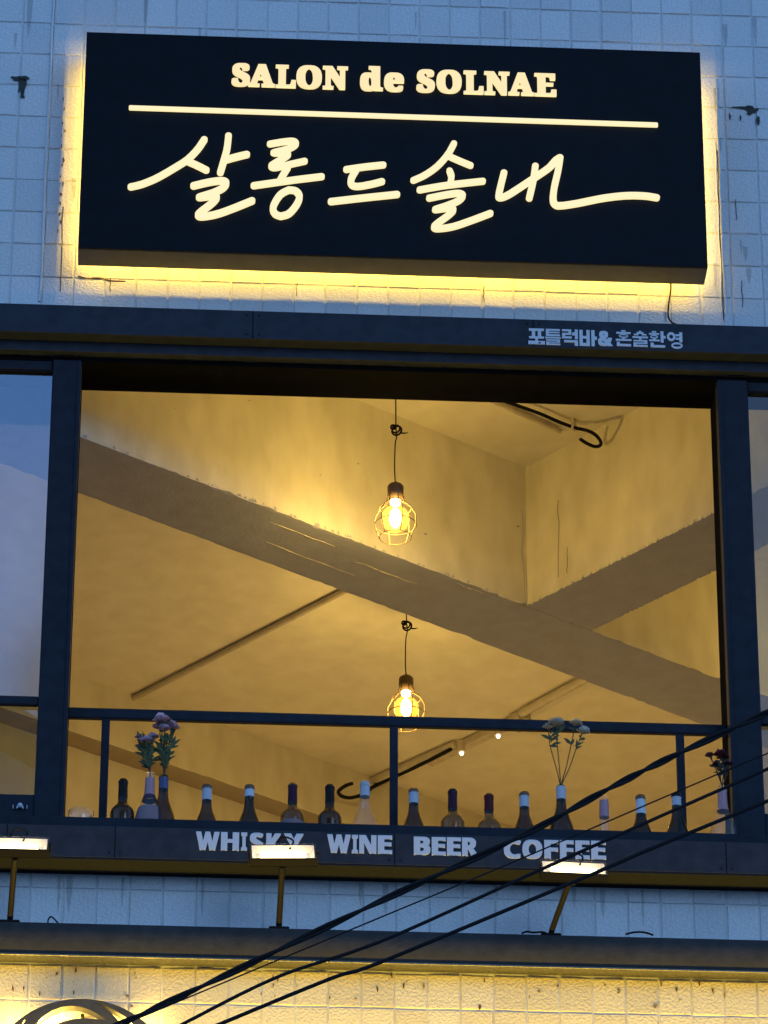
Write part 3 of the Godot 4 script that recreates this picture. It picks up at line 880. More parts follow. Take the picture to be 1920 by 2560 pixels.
# ---------------------------------------------------------------- the lit sign
func make_shop_sign() -> void:
	var s := thing("shop_sign", Vector3(0, 0, 0), "large black sign box with glowing cream Korean script and serif name", "sign")
	var x0 := -0.98; var x1 := 1.0235; var y0 := 9.469; var y1 := 10.298
	obj("front_panel", box_mesh(Vector3(x0, y0, 0.146), Vector3(x1, y1, 0.155), 0.001), M.sign_black, s)
	obj("side_panel", box_mesh(Vector3(x0, y0 + 0.004, 0.05), Vector3(x0 + 0.003, y1, 0.146), 0.0), M.sign_edge_bounce, s)
	obj("side_panel", box_mesh(Vector3(x1 - 0.003, y0 + 0.004, 0.05), Vector3(x1, y1, 0.146), 0.0), M.sign_edge_bounce, s)
	obj("bottom_panel", box_mesh(Vector3(x0, y0, 0.05), Vector3(x1, y0 + 0.003, 0.146), 0.0), M.sign_edge_bounce, s)
	obj("top_panel", box_mesh(Vector3(x0 + 0.003, y1 - 0.003, 0.05), Vector3(x1 - 0.003, y1, 0.146), 0.0), M.sign_black, s)
	for e in [Vector2(-0.8, 9.6), Vector2(0.85, 9.6), Vector2(-0.8, 10.15), Vector2(0.85, 10.15)]:
		obj("bracket", box_mesh(Vector3(e.x - 0.015, e.y - 0.015, -0.004), Vector3(e.x + 0.015, e.y + 0.015, 0.146), 0.0), M.black_steel, s)
	# LED lines inside the open back, facing the wall
	var warm := lin(1.0, 0.64, 0.10)
	var zl := 0.080
	var k := 0.050
	obj("led_strip", box_mesh(Vector3(x0 + k, y0 + k - 0.004, zl + 0.002), Vector3(x1 - k, y0 + k + 0.004, zl + 0.008), 0.0), M.led, s)
	obj("led_strip", box_mesh(Vector3(x0 + k, y1 - k - 0.004, zl + 0.002), Vector3(x1 - k, y1 - k + 0.004, zl + 0.008), 0.0), M.led, s)
	obj("led_strip", box_mesh(Vector3(x0 + 0.045 - 0.004, y0 + k + 0.01, zl + 0.002), Vector3(x0 + 0.045 + 0.004, y1 - k - 0.01, zl + 0.008), 0.0), M.led, s)
	obj("led_strip", box_mesh(Vector3(x1 - 0.048 - 0.004, y0 + k + 0.01, zl + 0.002), Vector3(x1 - 0.048 + 0.004, y1 - k - 0.01, zl + 0.008), 0.0), M.led, s)
	var back := Vector3(0, 0, -1)
	led_light(s, Vector3((x0 + x1) * 0.5, y0 + k, zl), Vector2(x1 - x0 - 2 * k, 0.008), back, Vector3.UP, 0.52, warm)
	led_light(s, Vector3((x0 + x1) * 0.5, y1 - k, zl), Vector2(x1 - x0 - 2 * k, 0.008), back, Vector3.UP, 0.30, warm)
	led_light(s, Vector3(x0 + 0.045, (y0 + y1) * 0.5, zl), Vector2(0.008, y1 - y0 - 2 * k), back, Vector3.UP, 0.20, warm)
	led_light(s, Vector3(x1 - 0.048, (y0 + y1) * 0.5, zl), Vector2(0.008, y1 - y0 - 2 * k), back, Vector3.UP, 0.23, warm)
	# lettering
	var z := 0.1552
	for e in [["S", Rect2(-0.5063, 10.1014, 0.0601, 0.0858)], ["A", Rect2(-0.4523, 10.1025, 0.0873, 0.0833)], ["L", Rect2(-0.3636, 10.1018, 0.0660, 0.0841)], ["O", Rect2(-0.2962, 10.1007, 0.0826, 0.0866)], ["N", Rect2(-0.2108, 10.1020, 0.0819, 0.0854)],
			["d", Rect2(-0.0896, 10.1004, 0.0744, 0.0921)], ["e", Rect2(-0.0117, 10.1004, 0.0648, 0.0693)],
			["S", Rect2(0.0932, 10.1013, 0.0604, 0.0855)], ["O", Rect2(0.1587, 10.1014, 0.0818, 0.0864)], ["L", Rect2(0.2468, 10.1012, 0.0649, 0.0864)], ["N", Rect2(0.3141, 10.1014, 0.0826, 0.0860)], ["A", Rect2(0.3918, 10.1024, 0.0844, 0.0839)], ["E", Rect2(0.4775, 10.1022, 0.0713, 0.0844)]]:
		letter(e[0], serif(), Vector2(0.05, 0.0), e[1], z, 0.012, M.lit_acrylic, s)
	obj("underline", box_mesh(Vector3(-0.8345, 9.9952, 0.1550), Vector3(0.8767, 10.0111, 0.1670), 0.002) if false else box_mesh(Vector3(-0.8347, 9.9941, 0.1552), Vector3(0.8769, 10.0111, 0.167), 0.003), M.lit_stroke, s)
	var A := [
		PackedVector2Array([Vector2(-0.5893, 9.8894), Vector2(-0.6106, 9.8501), Vector2(-0.6418, 9.8105), Vector2(-0.6812, 9.7779), Vector2(-0.7362, 9.7376), Vector2(-0.7835, 9.7119), Vector2(-0.8191, 9.7001)]),
		PackedVector2Array([Vector2(-0.6396, 9.8034), Vector2(-0.6092, 9.7888), Vector2(-0.5808, 9.7731)]),
		PackedVector2Array([Vector2(-0.5119, 9.9059), Vector2(-0.5161, 9.8538), Vector2(-0.5272, 9.8005), Vector2(-0.5353, 9.7658)]),
		PackedVector2Array([Vector2(-0.5174, 9.8143), Vector2(-0.4815, 9.8277), Vector2(-0.4523, 9.8370)]),
		PackedVector2Array([Vector2(-0.6195, 9.7110), Vector2(-0.5678, 9.7273), Vector2(-0.5279, 9.7336), Vector2(-0.5165, 9.7245), Vector2(-0.5273, 9.7050), Vector2(-0.5589, 9.6857), Vector2(-0.6006, 9.6680), Vector2(-0.5587, 9.6743), Vector2(-0.5458, 9.6691), Vector2(-0.5601, 9.6467), Vector2(-0.5953, 9.6123), Vector2(-0.6018, 9.5988), Vector2(-0.5870, 9.5955), Vector2(-0.5414, 9.6072), Vector2(-0.4860, 9.6329), Vector2(-0.4325, 9.6610)])]
	brush(A, 0.0214, z, 0.166, M.lit_stroke, s)
	brush([
		PackedVector2Array([Vector2(-0.3777, 9.8808), Vector2(-0.3335, 9.8912), Vector2(-0.3033, 9.8943), Vector2(-0.2959, 9.8825), Vector2(-0.3170, 9.8653), Vector2(-0.3659, 9.8475), Vector2(-0.3289, 9.8475), Vector2(-0.3215, 9.8392), Vector2(-0.3526, 9.8144), Vector2(-0.3717, 9.7979), Vector2(-0.3603, 9.7907), Vector2(-0.3082, 9.8066), Vector2(-0.2662, 9.8192)]),
		PackedVector2Array([Vector2(-0.3201, 9.7917), Vector2(-0.3338, 9.7649), Vector2(-0.3436, 9.7430)]),
		PackedVector2Array([Vector2(-0.4274, 9.7193), Vector2(-0.3555, 9.7344), Vector2(-0.2754, 9.7504), Vector2(-0.2113, 9.7619)]),
		PackedVector2Array([Vector2(-0.3150, 9.7069), Vector2(-0.3428, 9.6873), Vector2(-0.3642, 9.6423), Vector2(-0.3586, 9.6155), Vector2(-0.3397, 9.6062)]),
		PackedVector2Array([Vector2(-0.3397, 9.6062), Vector2(-0.3139, 9.6171), Vector2(-0.2895, 9.6522), Vector2(-0.2811, 9.6834), Vector2(-0.2929, 9.7034), Vector2(-0.3150, 9.7069)])], 0.0205, z, 0.166, M.lit_stroke, s)
	brush([
		PackedVector2Array([Vector2(-0.1314, 9.7927), Vector2(-0.0743, 9.8045), Vector2(-0.0139, 9.8145)]),
		PackedVector2Array([Vector2(-0.1004, 9.7920), Vector2(-0.1163, 9.7564), Vector2(-0.1134, 9.7341), Vector2(-0.0940, 9.7291), Vector2(-0.0539, 9.7383), Vector2(-0.0178, 9.7506)]),
		PackedVector2Array([Vector2(-0.1799, 9.6682), Vector2(-0.0738, 9.6865), Vector2(0.0306, 9.7033)])], 0.0209, z, 0.166, M.lit_stroke, s)
	brush([
		PackedVector2Array([Vector2(0.2144, 9.9051), Vector2(0.1940, 9.8619), Vector2(0.1595, 9.8149), Vector2(0.1191, 9.7798), Vector2(0.0836, 9.7593)]),
		PackedVector2Array([Vector2(0.2040, 9.8527), Vector2(0.2363, 9.8371), Vector2(0.2673, 9.8233)]),
		PackedVector2Array([Vector2(0.1998, 9.7996), Vector2(0.2057, 9.7783), Vector2(0.2016, 9.7494)]),
		PackedVector2Array([Vector2(0.1037, 9.7232), Vector2(0.1915, 9.7442), Vector2(0.3064, 9.7639)]),
		PackedVector2Array([Vector2(0.1342, 9.6929), Vector2(0.1913, 9.7084), Vector2(0.2296, 9.7146), Vector2(0.2416, 9.7056), Vector2(0.2274, 9.6860), Vector2(0.1912, 9.6665), Vector2(0.1530, 9.6499), Vector2(0.1952, 9.6572), Vector2(0.2112, 9.6521), Vector2(0.1971, 9.6316), Vector2(0.1589, 9.5970), Vector2(0.1496, 9.5824), Vector2(0.1636, 9.5782), Vector2(0.2109, 9.5880), Vector2(0.2712, 9.6140), Vector2(0.3296, 9.6422)])], 0.0196, z, 0.166, M.lit_stroke, s)
	brush([
		PackedVector2Array([Vector2(0.3749, 9.7988), Vector2(0.3652, 9.7544), Vector2(0.3576, 9.7149), Vector2(0.3619, 9.7036), Vector2(0.3870, 9.7146), Vector2(0.4317, 9.7497), Vector2(0.4806, 9.7899), Vector2(0.5215, 9.8251), Vector2(0.5414, 9.8523), Vector2(0.5565, 9.8645)]),
		PackedVector2Array([Vector2(0.5569, 9.8635), Vector2(0.5497, 9.8142), Vector2(0.5366, 9.7513), Vector2(0.5319, 9.7034), Vector2(0.5388, 9.6836), Vector2(0.5577, 9.6805), Vector2(0.6123, 9.6921), Vector2(0.6933, 9.7142), Vector2(0.7663, 9.7266), Vector2(0.8269, 9.7279), Vector2(0.8651, 9.7226)]),
		PackedVector2Array([Vector2(0.4763, 9.8277), Vector2(0.4691, 9.7727), Vector2(0.4554, 9.7062)])], 0.0214, z, 0.166, M.lit_stroke, s)
	# supply cable hanging from the sign's lower edge
	var c := obj("supply_cable", tube(smooth_path([Vector3(0.9204, 9.5077, 0.0120), Vector3(0.9209, 9.4710, 0.0120), Vector3(0.9138, 9.4271, 0.0120), Vector3(0.9093, 9.3713, 0.0120), Vector3(0.9205, 9.3475, 0.0120), Vector3(0.9411, 9.3378, 0.0120)], 4), 0.0028, 6), M.rubber)
	tag(c, "thin black cable hanging from the sign's lower right edge", "cable")

# ---------------------------------------------------------------- pendant lamps
func make_pendant(called: String, top: Vector3, loop: float, label: String, power := 0.21) -> void:   # top = top of the socket
	var p := thing(called, top, label, "pendant lamp", "caged filament pendant lamps in the bar")
	var h := CEIL - top.y
	var ky := loop - top.y
	var pts := [Vector3(0, 0, 0), Vector3(-0.003, ky * 0.3, 0), Vector3(-0.001, ky * 0.75, 0), Vector3(0.004, ky - 0.02, 0), Vector3(0.001, ky + 0.03, 0), Vector3(0, h, 0)]
	var cord := obj("cord", tube(smooth_path(pts, 4), 0.0024, 6), M.rubber, p)
	var st := begin()
	var V3X := Vector3(0.9, 0, 0.3); var V3Y := Vector3.UP
	add_tube(st, torus_path(Vector3(0.004, ky, 0), V3X, V3Y, 0.017, 0.0, TAU, 18), 0.0034, 6)
	add_tube(st, torus_path(Vector3(0.001, ky + 0.004, 0.004), V3X, V3Y, 0.014, 0.6, TAU + 0.4, 18), 0.003, 6)
	add_tube(st, torus_path(Vector3(-0.008, ky + 0.012, 0.002), Vector3(1, 0, 0), Vector3.UP, 0.008, 0.0, TAU, 12), 0.0032, 6)
	add_tube(st, [Vector3(0.016, ky - 0.008, 0), Vector3(0.03, ky - 0.009, 0.0), Vector3(0.042, ky - 0.006, 0.0)], [0.003, 0.0026, 0.0012], 6)
	obj("cord_knot", mesh_of(st), M.rubber, cord)
	obj("ceiling_cup", lathe([Vector2(0.0, h - 0.03), Vector2(0.03, h - 0.03), Vector2(0.04, h - 0.004), Vector2(0.04, h)], 20), M.rubber, p)
	obj("socket", lathe([Vector2(0, -0.056), Vector2(0.0265, -0.056), Vector2(0.0268, -0.008), Vector2(0.022, -0.001), Vector2(0.008, 0.002), Vector2(0.004, 0.012), Vector2(0, 0.012)], 24), M.socket, p)
	# cage: six ribs with kinks and three rings
	var cage := begin()
	var prof := [Vector2(0.0268, -0.045), Vector2(0.030, -0.070), Vector2(0.052, -0.088), Vector2(0.068, -0.118), Vector2(0.068, -0.150), Vector2(0.052, -0.196)]
	for i in 6:
		var t := TAU * i / 6.0 + 0.25
		var line := []
		for q in prof: line.append(Vector3(cos(t) * q.x, q.y, sin(t) * q.x))
		add_tube(cage, line, 0.0017, 6)
	for q in [prof[2], prof[4], prof[5]]:
		add_tube(cage, torus_path(Vector3(0, q.y, 0), Vector3.RIGHT, Vector3.BACK, q.x, 0, TAU, 30), 0.0014, 6)
	obj("cage", mesh_of(cage), M.brass, p)
	var gb := []
	for i in 15:
		var t := -PI / 2 + PI * 0.86 * i / 14.0
		gb.append(Vector2(maxf(cos(t) * 0.047, 0.0), -0.128 + sin(t) * 0.047))
	gb.append(Vector2(0.016, -0.070)); gb.append(Vector2(0.0155, -0.057))
	var g := obj("glass_globe", lathe(gb, 28), M.amber_glass, p)
	var fl := []
	for i in 13:
		var t := -PI / 2 + PI * i / 12.0
		fl.append(Vector2(maxf(cos(t) * 0.0205, 0.0), -0.124 + sin(t) * 0.037))
	obj("filament", lathe(fl, 20), M.hot_filament, g)
	obj("bulb_neck", lathe([Vector2(0, -0.082), Vector2(0.009, -0.078), Vector2(0.017, -0.072), Vector2(0.018, -0.060), Vector2(0, -0.058)], 20), M.hot_tube, g)
	var l := OmniLight3D.new()
	l.light_color = lin(1.0, 0.65, 0.16)
	l.light_energy = power
	l.light_size = 0.016
	l.omni_range = 20.0
	l.omni_attenuation = 2.0
	l.shadow_enabled = true
	put(l, "bulb_light", p)
	l.position = Vector3(0, -0.124, 0)

func make_pendants() -> void:
	make_pendant("pendant_lamp", Vector3(0.0701, 9.0664, -0.60), 9.2714, "caged filament pendant lamp hanging in front of the near ceiling beam", 0.31)
	make_pendant("pendant_lamp", Vector3(1.98, 9.22, -1.55), 9.43, "added unseen caged filament pendant lamp lighting the bay right of the opening")  # lamp added out of view to brighten the right bay
	make_pendant("pendant_lamp", Vector3(0.2057, 9.238, -2.319), 9.445, "caged filament pendant lamp farther back, showing behind the guard rail")

func line_thing(called: String, pts: Array, r, mat: Material, label: String, category: String, group := "", sides := 8) -> MeshInstance3D:
	var o := obj(called, tube(pts, r, sides), mat)
	tag(o, label, category, group)
	return o

func make_ceiling_lines() -> void:
	var y := CEIL - 0.013
	line_thing("conduit", [Vector3(0.02, y, -2.28), Vector3(-0.84, y, -3.315)], 0.012, M.conduit, "straight ceiling conduit left of the far pendant lamp", "conduit", "", 10)
	line_thing("conduit", [Vector3(-1.1154, 9.5860, -3.1218), Vector3(-0.6099, 9.5860, -3.4792), Vector3(0.0948, 9.5860, -3.9748)], 0.015, M.conduit, "long pale ceiling conduit behind the pink flowers and guard rail", "conduit", "", 10)
	line_thing("conduit", [Vector3(0.9763, 9.5800, -2.8885), Vector3(0.7059, 9.5800, -3.2682)], 0.018, M.conduit, "short pale conduit on the ceiling at the right end of the long beam", "conduit", "", 10)
	var b := thing("junction_box", Vector3(0.6991, 9.5800, -3.3165), "small pale junction box on the ceiling above the guard rail", "junction box")
	b.rotation.y = 0.68
	obj("box", box_mesh(Vector3(-0.03, -0.045, -0.03), Vector3(0.03, 0.018, 0.03), 0.004), M.conduit, b)
	obj("gland", tube([Vector3(0, -0.02, 0.03), Vector3(0, -0.02, 0.055)], 0.014), M.conduit, b)
	var t := thing("spot_track", Vector3(0.5651, 9.5800, -3.4857), "short ceiling track with two small lit spots behind the rail", "light track")
	t.rotation.y = 0.68
	obj("track", box_mesh(Vector3(-0.02, -0.016, -0.30), Vector3(0.02, 0.016, 0.26), 0.003), M.conduit, t)
	for e in [[Vector3(0.4880, 9.5000, -3.4694)], [Vector3(0.6177, 9.5000, -3.3119)]]:
		var at: Vector3 = t.to_local(e[0])
		var sp := obj("spot_head", tube([at + Vector3(0, 0.055, -0.01), at + Vector3(0, 0.004, 0)], [0.012, 0.017], 12), M.conduit, t)
		var ball := SphereMesh.new()
		ball.radius = 0.008; ball.height = 0.02; ball.radial_segments = 12; ball.rings = 6
		obj("spot_lens", ball, M.spot_lens, sp, at)
		var l := SpotLight3D.new()
		l.light_color = lin(1.0, 0.73, 0.29)
		l.light_energy = 9.8
		l.light_size = 0.012
		l.spot_angle = 50.0
		l.spot_range = 8.0
		l.shadow_enabled = true
		put(l, "spot_light", t)
		l.position = at + Vector3(0, -0.012, 0)
		l.basis = Basis.looking_at(Vector3.DOWN, Vector3.RIGHT)
	line_thing("ceiling_cable", smooth_path([Vector3(0.4536, 9.5650, -3.5679), Vector3(0.3283, 9.5650, -3.7323), Vector3(0.1830, 9.5650, -3.9045)] + [Vector3(0.1355, 9.4300, -3.6797), Vector3(0.1140, 9.4300, -3.7187), Vector3(0.0701, 9.4300, -3.7465), Vector3(0.0350, 9.4300, -3.7318), Vector3(0.0223, 9.4300, -3.6907), Vector3(0.0470, 9.4300, -3.6392), Vector3(0.0729, 9.4300, -3.6169)], 5), 0.0075, M.cable_grey, "dark ceiling cable with a loop above the clear bottle", "cable")
	line_thing("conduit", [Vector3(0.4711, 9.5850, -3.5586), Vector3(0.1043, 9.5850, -3.9806)], 0.016, M.conduit, "pale conduit beside the looped dark ceiling cable", "conduit", "", 10)
	# near bay, top right
	line_thing("ceiling_cable", smooth_path([Vector3(0.4293, 9.5700, -0.8772), Vector3(0.4974, 9.5700, -0.9198), Vector3(0.5846, 9.5700, -0.9732), Vector3(0.6481, 9.5700, -1.0214), Vector3(0.6986, 9.5700, -1.0540)] + [Vector3(0.7169, 9.5500, -1.0301), Vector3(0.7323, 9.5500, -1.0351)] + [Vector3(0.7482, 9.5000, -0.9605), Vector3(0.7710, 9.5000, -0.9828), Vector3(0.7888, 9.5000, -1.0144), Vector3(0.7968, 9.5000, -1.0418), Vector3(0.7916, 9.5000, -1.0589), Vector3(0.7786, 9.5000, -1.0632), Vector3(0.7630, 9.5000, -1.0558), Vector3(0.7436, 9.5000, -1.0390), Vector3(0.7238, 9.5000, -1.0170)], 5), 0.0062, M.rubber, "thick black cable on the ceiling ending in an open loop", "cable")
	line_thing("conduit", [Vector3(0.3900, 9.5850, -0.9022), Vector3(0.6654, 9.5850, -1.1141)], 0.009, M.conduit, "thin pale conduit beside the thick black looped cable", "conduit", "", 10)
	var clip := obj("cable_clip", box_mesh(Vector3(-0.006, -0.012, -0.012), Vector3(0.006, 0.03, 0.012), 0.002), M.conduit, self, Vector3(0.7062, 9.5700, -1.0559))
	clip.rotation.y = -0.6
	tag(clip, "small white clip holding the black looped ceiling cable", "clip")
	line_thing("ceiling_wire", smooth_path([Vector3(0.8196, 9.5800, -1.1011), Vector3(0.8230, 9.5800, -1.1367), Vector3(0.8205, 9.5800, -1.1729), Vector3(0.8132, 9.5800, -1.1914)], 3), 0.002, M.chip, "thin brown wire curling past the black cable loop", "wire", "", 6)

# ---------------------------------------------------------------- bottles
func bottle_profile(kind: String, h: float) -> Array:
	var r := 0.0365
	if kind == "bordeaux":
		return [Vector2(0, 0), Vector2(r * 0.9, 0), Vector2(r, 0.006), Vector2(r, h - 0.118), Vector2(r * 0.985, h - 0.110), Vector2(r * 0.90, h - 0.101), Vector2(r * 0.72, h - 0.093), Vector2(r * 0.52, h - 0.086), Vector2(0.0145, h - 0.077), Vector2(0.0138, h - 0.060), Vector2(0.0132, h - 0.016), Vector2(0.0146, h - 0.014), Vector2(0.0146, h - 0.006), Vector2(0.0132, h - 0.004), Vector2(0.0103, h), Vector2(0, h)]
	if kind == "slim":
		r = 0.028
		return [Vector2(0, 0), Vector2(r * 0.9, 0), Vector2(r, 0.006), Vector2(r, h - 0.20), Vector2(r * 0.85, h - 0.16), Vector2(0.0155, h - 0.11), Vector2(0.0140, h - 0.05), Vector2(0.0132, h - 0.016), Vector2(0.0146, h - 0.014), Vector2(0.0146, h - 0.004), Vector2(0.0103, h), Vector2(0, h)]
	r = 0.0395 if kind == "burgundy" else 0.043
	return [Vector2(0, 0), Vector2(r * 0.9, 0), Vector2(r, 0.006), Vector2(r, h - 0.165), Vector2(r * 0.965, h - 0.150), Vector2(r * 0.86, h - 0.130), Vector2(r * 0.68, h - 0.108), Vector2(r * 0.50, h - 0.088), Vector2(0.0160, h - 0.072), Vector2(0.0143, h - 0.050), Vector2(0.0136, h - 0.016), Vector2(0.0150, h - 0.014), Vector2(0.0150, h - 0.005), Vector2(0.0135, h), Vector2(0, h)]

func sleeve(prof: Array, y0: float, y1: float, off: float, top := false) -> Array:   # a sleeve that follows the profile
	var out := []
	var n := 8
	for i in n + 1:
		var y := lerpf(y0, y1, i / float(n))
		var r := 0.0
		for k in prof.size() - 1:
			if prof[k].y <= y and prof[k + 1].y >= y and prof[k + 1].y > prof[k].y:
				r = lerpf(prof[k].x, prof[k + 1].x, (y - prof[k].y) / (prof[k + 1].y - prof[k].y))
		out.append(Vector2(r + off, y))
	if top: out.append(Vector2(0.0, y1 + off))
	return out

func make_bottle(x: float, top: float, kind: String, body: String, label: String, sleeves: Array, open := false) -> Node3D:
	var base := 7.3855
	var b := thing("wine_bottle", Vector3(x, base, rng.randf_range(-0.006, 0.006)), label, "bottle", "bottles lined up on the window ledge")
	b.rotation.y = rng.randf() * TAU
	var h := top - base
	var prof := bottle_profile(kind, h)
	obj("glass_body", lathe(prof, 28), M[body], b)
	for s in sleeves:   # [name, y from top (lower), y from top (upper), material]
		obj(s[0], lathe(sleeve(prof, h - s[1], h - s[2], 0.0006 + 0.0004 * (s[4] if s.size() > 4 else 0), s[2] < 0.002), 28), M[s[3]], b)
	return b

func make_bottles() -> void:
	make_bottle(-0.782, 7.681, "bordeaux", "green_glass", "dark green bottle with black capsule, leftmost on the ledge", [["capsule", 0.062, 0.0, "foil_black"]])
	make_bottle(-0.702, 7.706, "champagne", "clear_glass", "pink foil-necked bottle with plum band holding pink flowers", [["capsule", 0.075, 0.018, "foil_pink"], ["neck_band", 0.092, 0.0755, "band_plum"], ["body_label", 0.170, 0.118, "paper_mauve"]])
	make_bottle(-0.661, 7.700, "burgundy", "brown_glass", "dark bottle with blue neck sleeve, just right of the pink foil-necked one", [["neck_sleeve", 0.046, 0.010, "foil_blue"]])
	make_bottle(-0.530, 7.670, "burgundy", "brown_glass", "brown bottle with white neck label, right of the pink flowers", [["capsule", 0.012, 0.0, "foil_copper"], ["neck_label", 0.050, 0.0125, "paper_white"]])
	make_bottle(-0.402, 7.674, "burgundy", "green_glass", "slim dark bottle with copper rim and bright neck patch", [["capsule", 0.014, 0.0, "foil_copper"], ["neck_label", 0.038, 0.0145, "paper_bright"]])
	make_bottle(-0.272, 7.685, "bordeaux", "olive_glass", "olive bottle with purple capsule, above the Y of WHISKY", [["capsule", 0.064, 0.0, "foil_purple"], ["body_label", 0.150, 0.132, "paper_mauve"]])
	make_bottle(-0.160, 7.681, "bordeaux", "brown_glass", "dark brown bottle with black capsule left of the clear bottle", [["capsule", 0.060, 0.0, "foil_black"]])
	make_bottle(-0.054, 7.695, "champagne", "clear_glass", "clear glass bottle with silver capsule and pale neck label", [["capsule", 0.014, 0.0, "foil_silver"], ["neck_label", 0.048, 0.0145, "paper_white"]])
	make_bottle(0.093, 7.673, "burgundy", "brown_glass", "brown bottle with white neck label just right of the middle post", [["capsule", 0.012, 0.0, "foil_copper"], ["neck_label", 0.048, 0.0125, "paper_white"]])
	make_bottle(0.211, 7.679, "bordeaux", "olive_glass", "olive round-shouldered bottle with near-black purple capsule", [["capsule", 0.066, 0.0, "foil_purple"]])
	make_bottle(0.321, 7.668, "bordeaux", "olive_glass", "round-shouldered bottle with maroon capsule above the gap between BEER and COFFEE", [["capsule", 0.058, 0.0, "foil_maroon"]])
	make_bottle(0.428, 7.676, "burgundy", "brown_glass", "brown bottle with white label left of the white flowers' bottle", [["capsule", 0.013, 0.0, "foil_copper"], ["neck_label", 0.050, 0.0135, "paper_white"]])
	make_bottle(0.539, 7.697, "burgundy", "green_glass", "green bottle with white neck label holding long white flowers", [["neck_label", 0.046, 0.004, "paper_white"]])
	make_bottle(0.669, 7.669, "slim", "clear_glass", "slender clear bottle with pink neck sleeve under the thick cable", [["capsule", 0.072, 0.016, "foil_pink"]])
	make_bottle(0.780, 7.672, "burgundy", "green_glass", "dark bottle with brown top and long bright white neck label", [["capsule", 0.014, 0.0, "foil_copper"], ["neck_label", 0.062, 0.0145, "paper_bright"]])
	make_bottle(0.890, 7.686, "burgundy", "green_glass", "dark bottle with white neck label in front of the right post", [["capsule", 0.013, 0.0, "foil_black"], ["neck_label", 0.042, 0.0135, "paper_white"]])
	make_bottle(1.030, 7.712, "champagne", "clear_glass", "clear bottle with mauve neck sleeve holding dried red flowers", [["capsule", 0.082, 0.012, "foil_pink"]])

func add_petal(st: SurfaceTool, c: Vector3, out: Vector3, up: Vector3, len_: float, wid: float, curl: float) -> void:
	var side := out.cross(up).normalized()
	var rows := []
	for i in 4:
		var t := i / 3.0
		var w: float = wid * [0.35, 0.9, 1.0, 0.45][i]
		var p := c + out * len_ * sin(t * 1.3) * 0.9 + up * len_ * (t * 0.9 - curl * t * t)
		rows.append([p - side * w, p - out * wid * 0.25, p + side * w])
	for i in 3:
		for k in 2:
			quad(st, rows[i][k], rows[i][k + 1], rows[i + 1][k + 1], rows[i + 1][k])

func bloom(parent: Node, at: Vector3, r: float, mat: Material, up := Vector3.UP, ragged := 0.25) -> void:
	var st := begin()
	st.set_smooth_group(-1)
	up = up.normalized()
	var u := up.cross(Vector3(0.3, 0.1, 1)).normalized()
	var v := up.cross(u)
	for layer in 4:
		var n: int = [4, 6, 8, 9][layer]
		for i in n:
			var a := TAU * i / n + layer * 0.5 + rng.randf_range(-0.2, 0.2)
			var out := (u * cos(a) + v * sin(a)) * (0.25 + 0.28 * layer)
			add_petal(st, at + (u * cos(a) + v * sin(a)) * r * 0.08, out, up, r * (1.0 + rng.randf_range(-ragged, ragged)) * (1.15 - 0.08 * layer), r * 0.62, 0.06 + 0.16 * layer)
	add_lathe(st, [Vector2(0, -r * 0.1), Vector2(r * 0.4, r * 0.1), Vector2(r * 0.55, r * 0.45), Vector2(r * 0.35, r * 0.8), Vector2(0, r * 0.92)], 9, at)
	obj("bloom", mesh_of(st), mat, parent)

func leaf(st: SurfaceTool, at: Vector3, dir: Vector3, len_: float, wid: float) -> void:
	var side := dir.cross(Vector3(rng.randf_range(-0.5, 0.5), rng.randf_range(-0.2, 0.6), 1)).normalized()
	var nrm := side.cross(dir).normalized()
	var pts := []
	for i in 5:
		var t := i / 4.0
		var w: float = wid * [0.1, 0.8, 1.0, 0.6, 0.02][i]
		var p := at + dir * len_ * t - nrm * len_ * 0.25 * t * t
		pts.append([p - side * w + nrm * w * 0.3, p, p + side * w + nrm * w * 0.3])
	for i in 4:
		for k in 2:
			quad(st, pts[i][k], pts[i][k + 1], pts[i + 1][k + 1], pts[i + 1][k])

func bunch(called: String, base: Vector3, heads: Array, head_mat: Material, leaf_mat: Material, leaf_n: int, leaf_len: float, leaf_from: float, label: String, category: String) -> void:   # heads: [point, radius]
	var f := thing(called, base, label, category)
	for e in heads:
		var tip: Vector3 = e[0] - base
		var pts := [Vector3(0, -0.06, 0), Vector3(0, 0, 0), tip * 0.35 + Vector3(rng.randf_range(-0.004, 0.004), 0, 0.002), tip * 0.7 + Vector3(rng.randf_range(-0.006, 0.006), 0, 0), tip]
		var s := obj("stem", tube(smooth_path(pts, 4), 0.0016, 5), M.stem, f)
		if e[1] > 0.0: bloom(f, tip - Vector3(0, e[1] * 0.4, 0), e[1] * 1.22, head_mat, tip.normalized() * 0.6 + Vector3(0, 0.5, 0.3))
		var st := begin()
		st.set_smooth_group(-1)
		for i in leaf_n:
			var t := rng.randf_range(leaf_from, 0.92)
			var a := rng.randf() * TAU
			var dir := Vector3(cos(a) * 0.8, rng.randf_range(0.3, 1.0), sin(a) * 0.6).normalized()
			leaf(st, tip * t, dir, leaf_len * rng.randf_range(0.6, 1.2), leaf_len * 0.16)
		obj("leaves", mesh_of(st), leaf_mat, s)

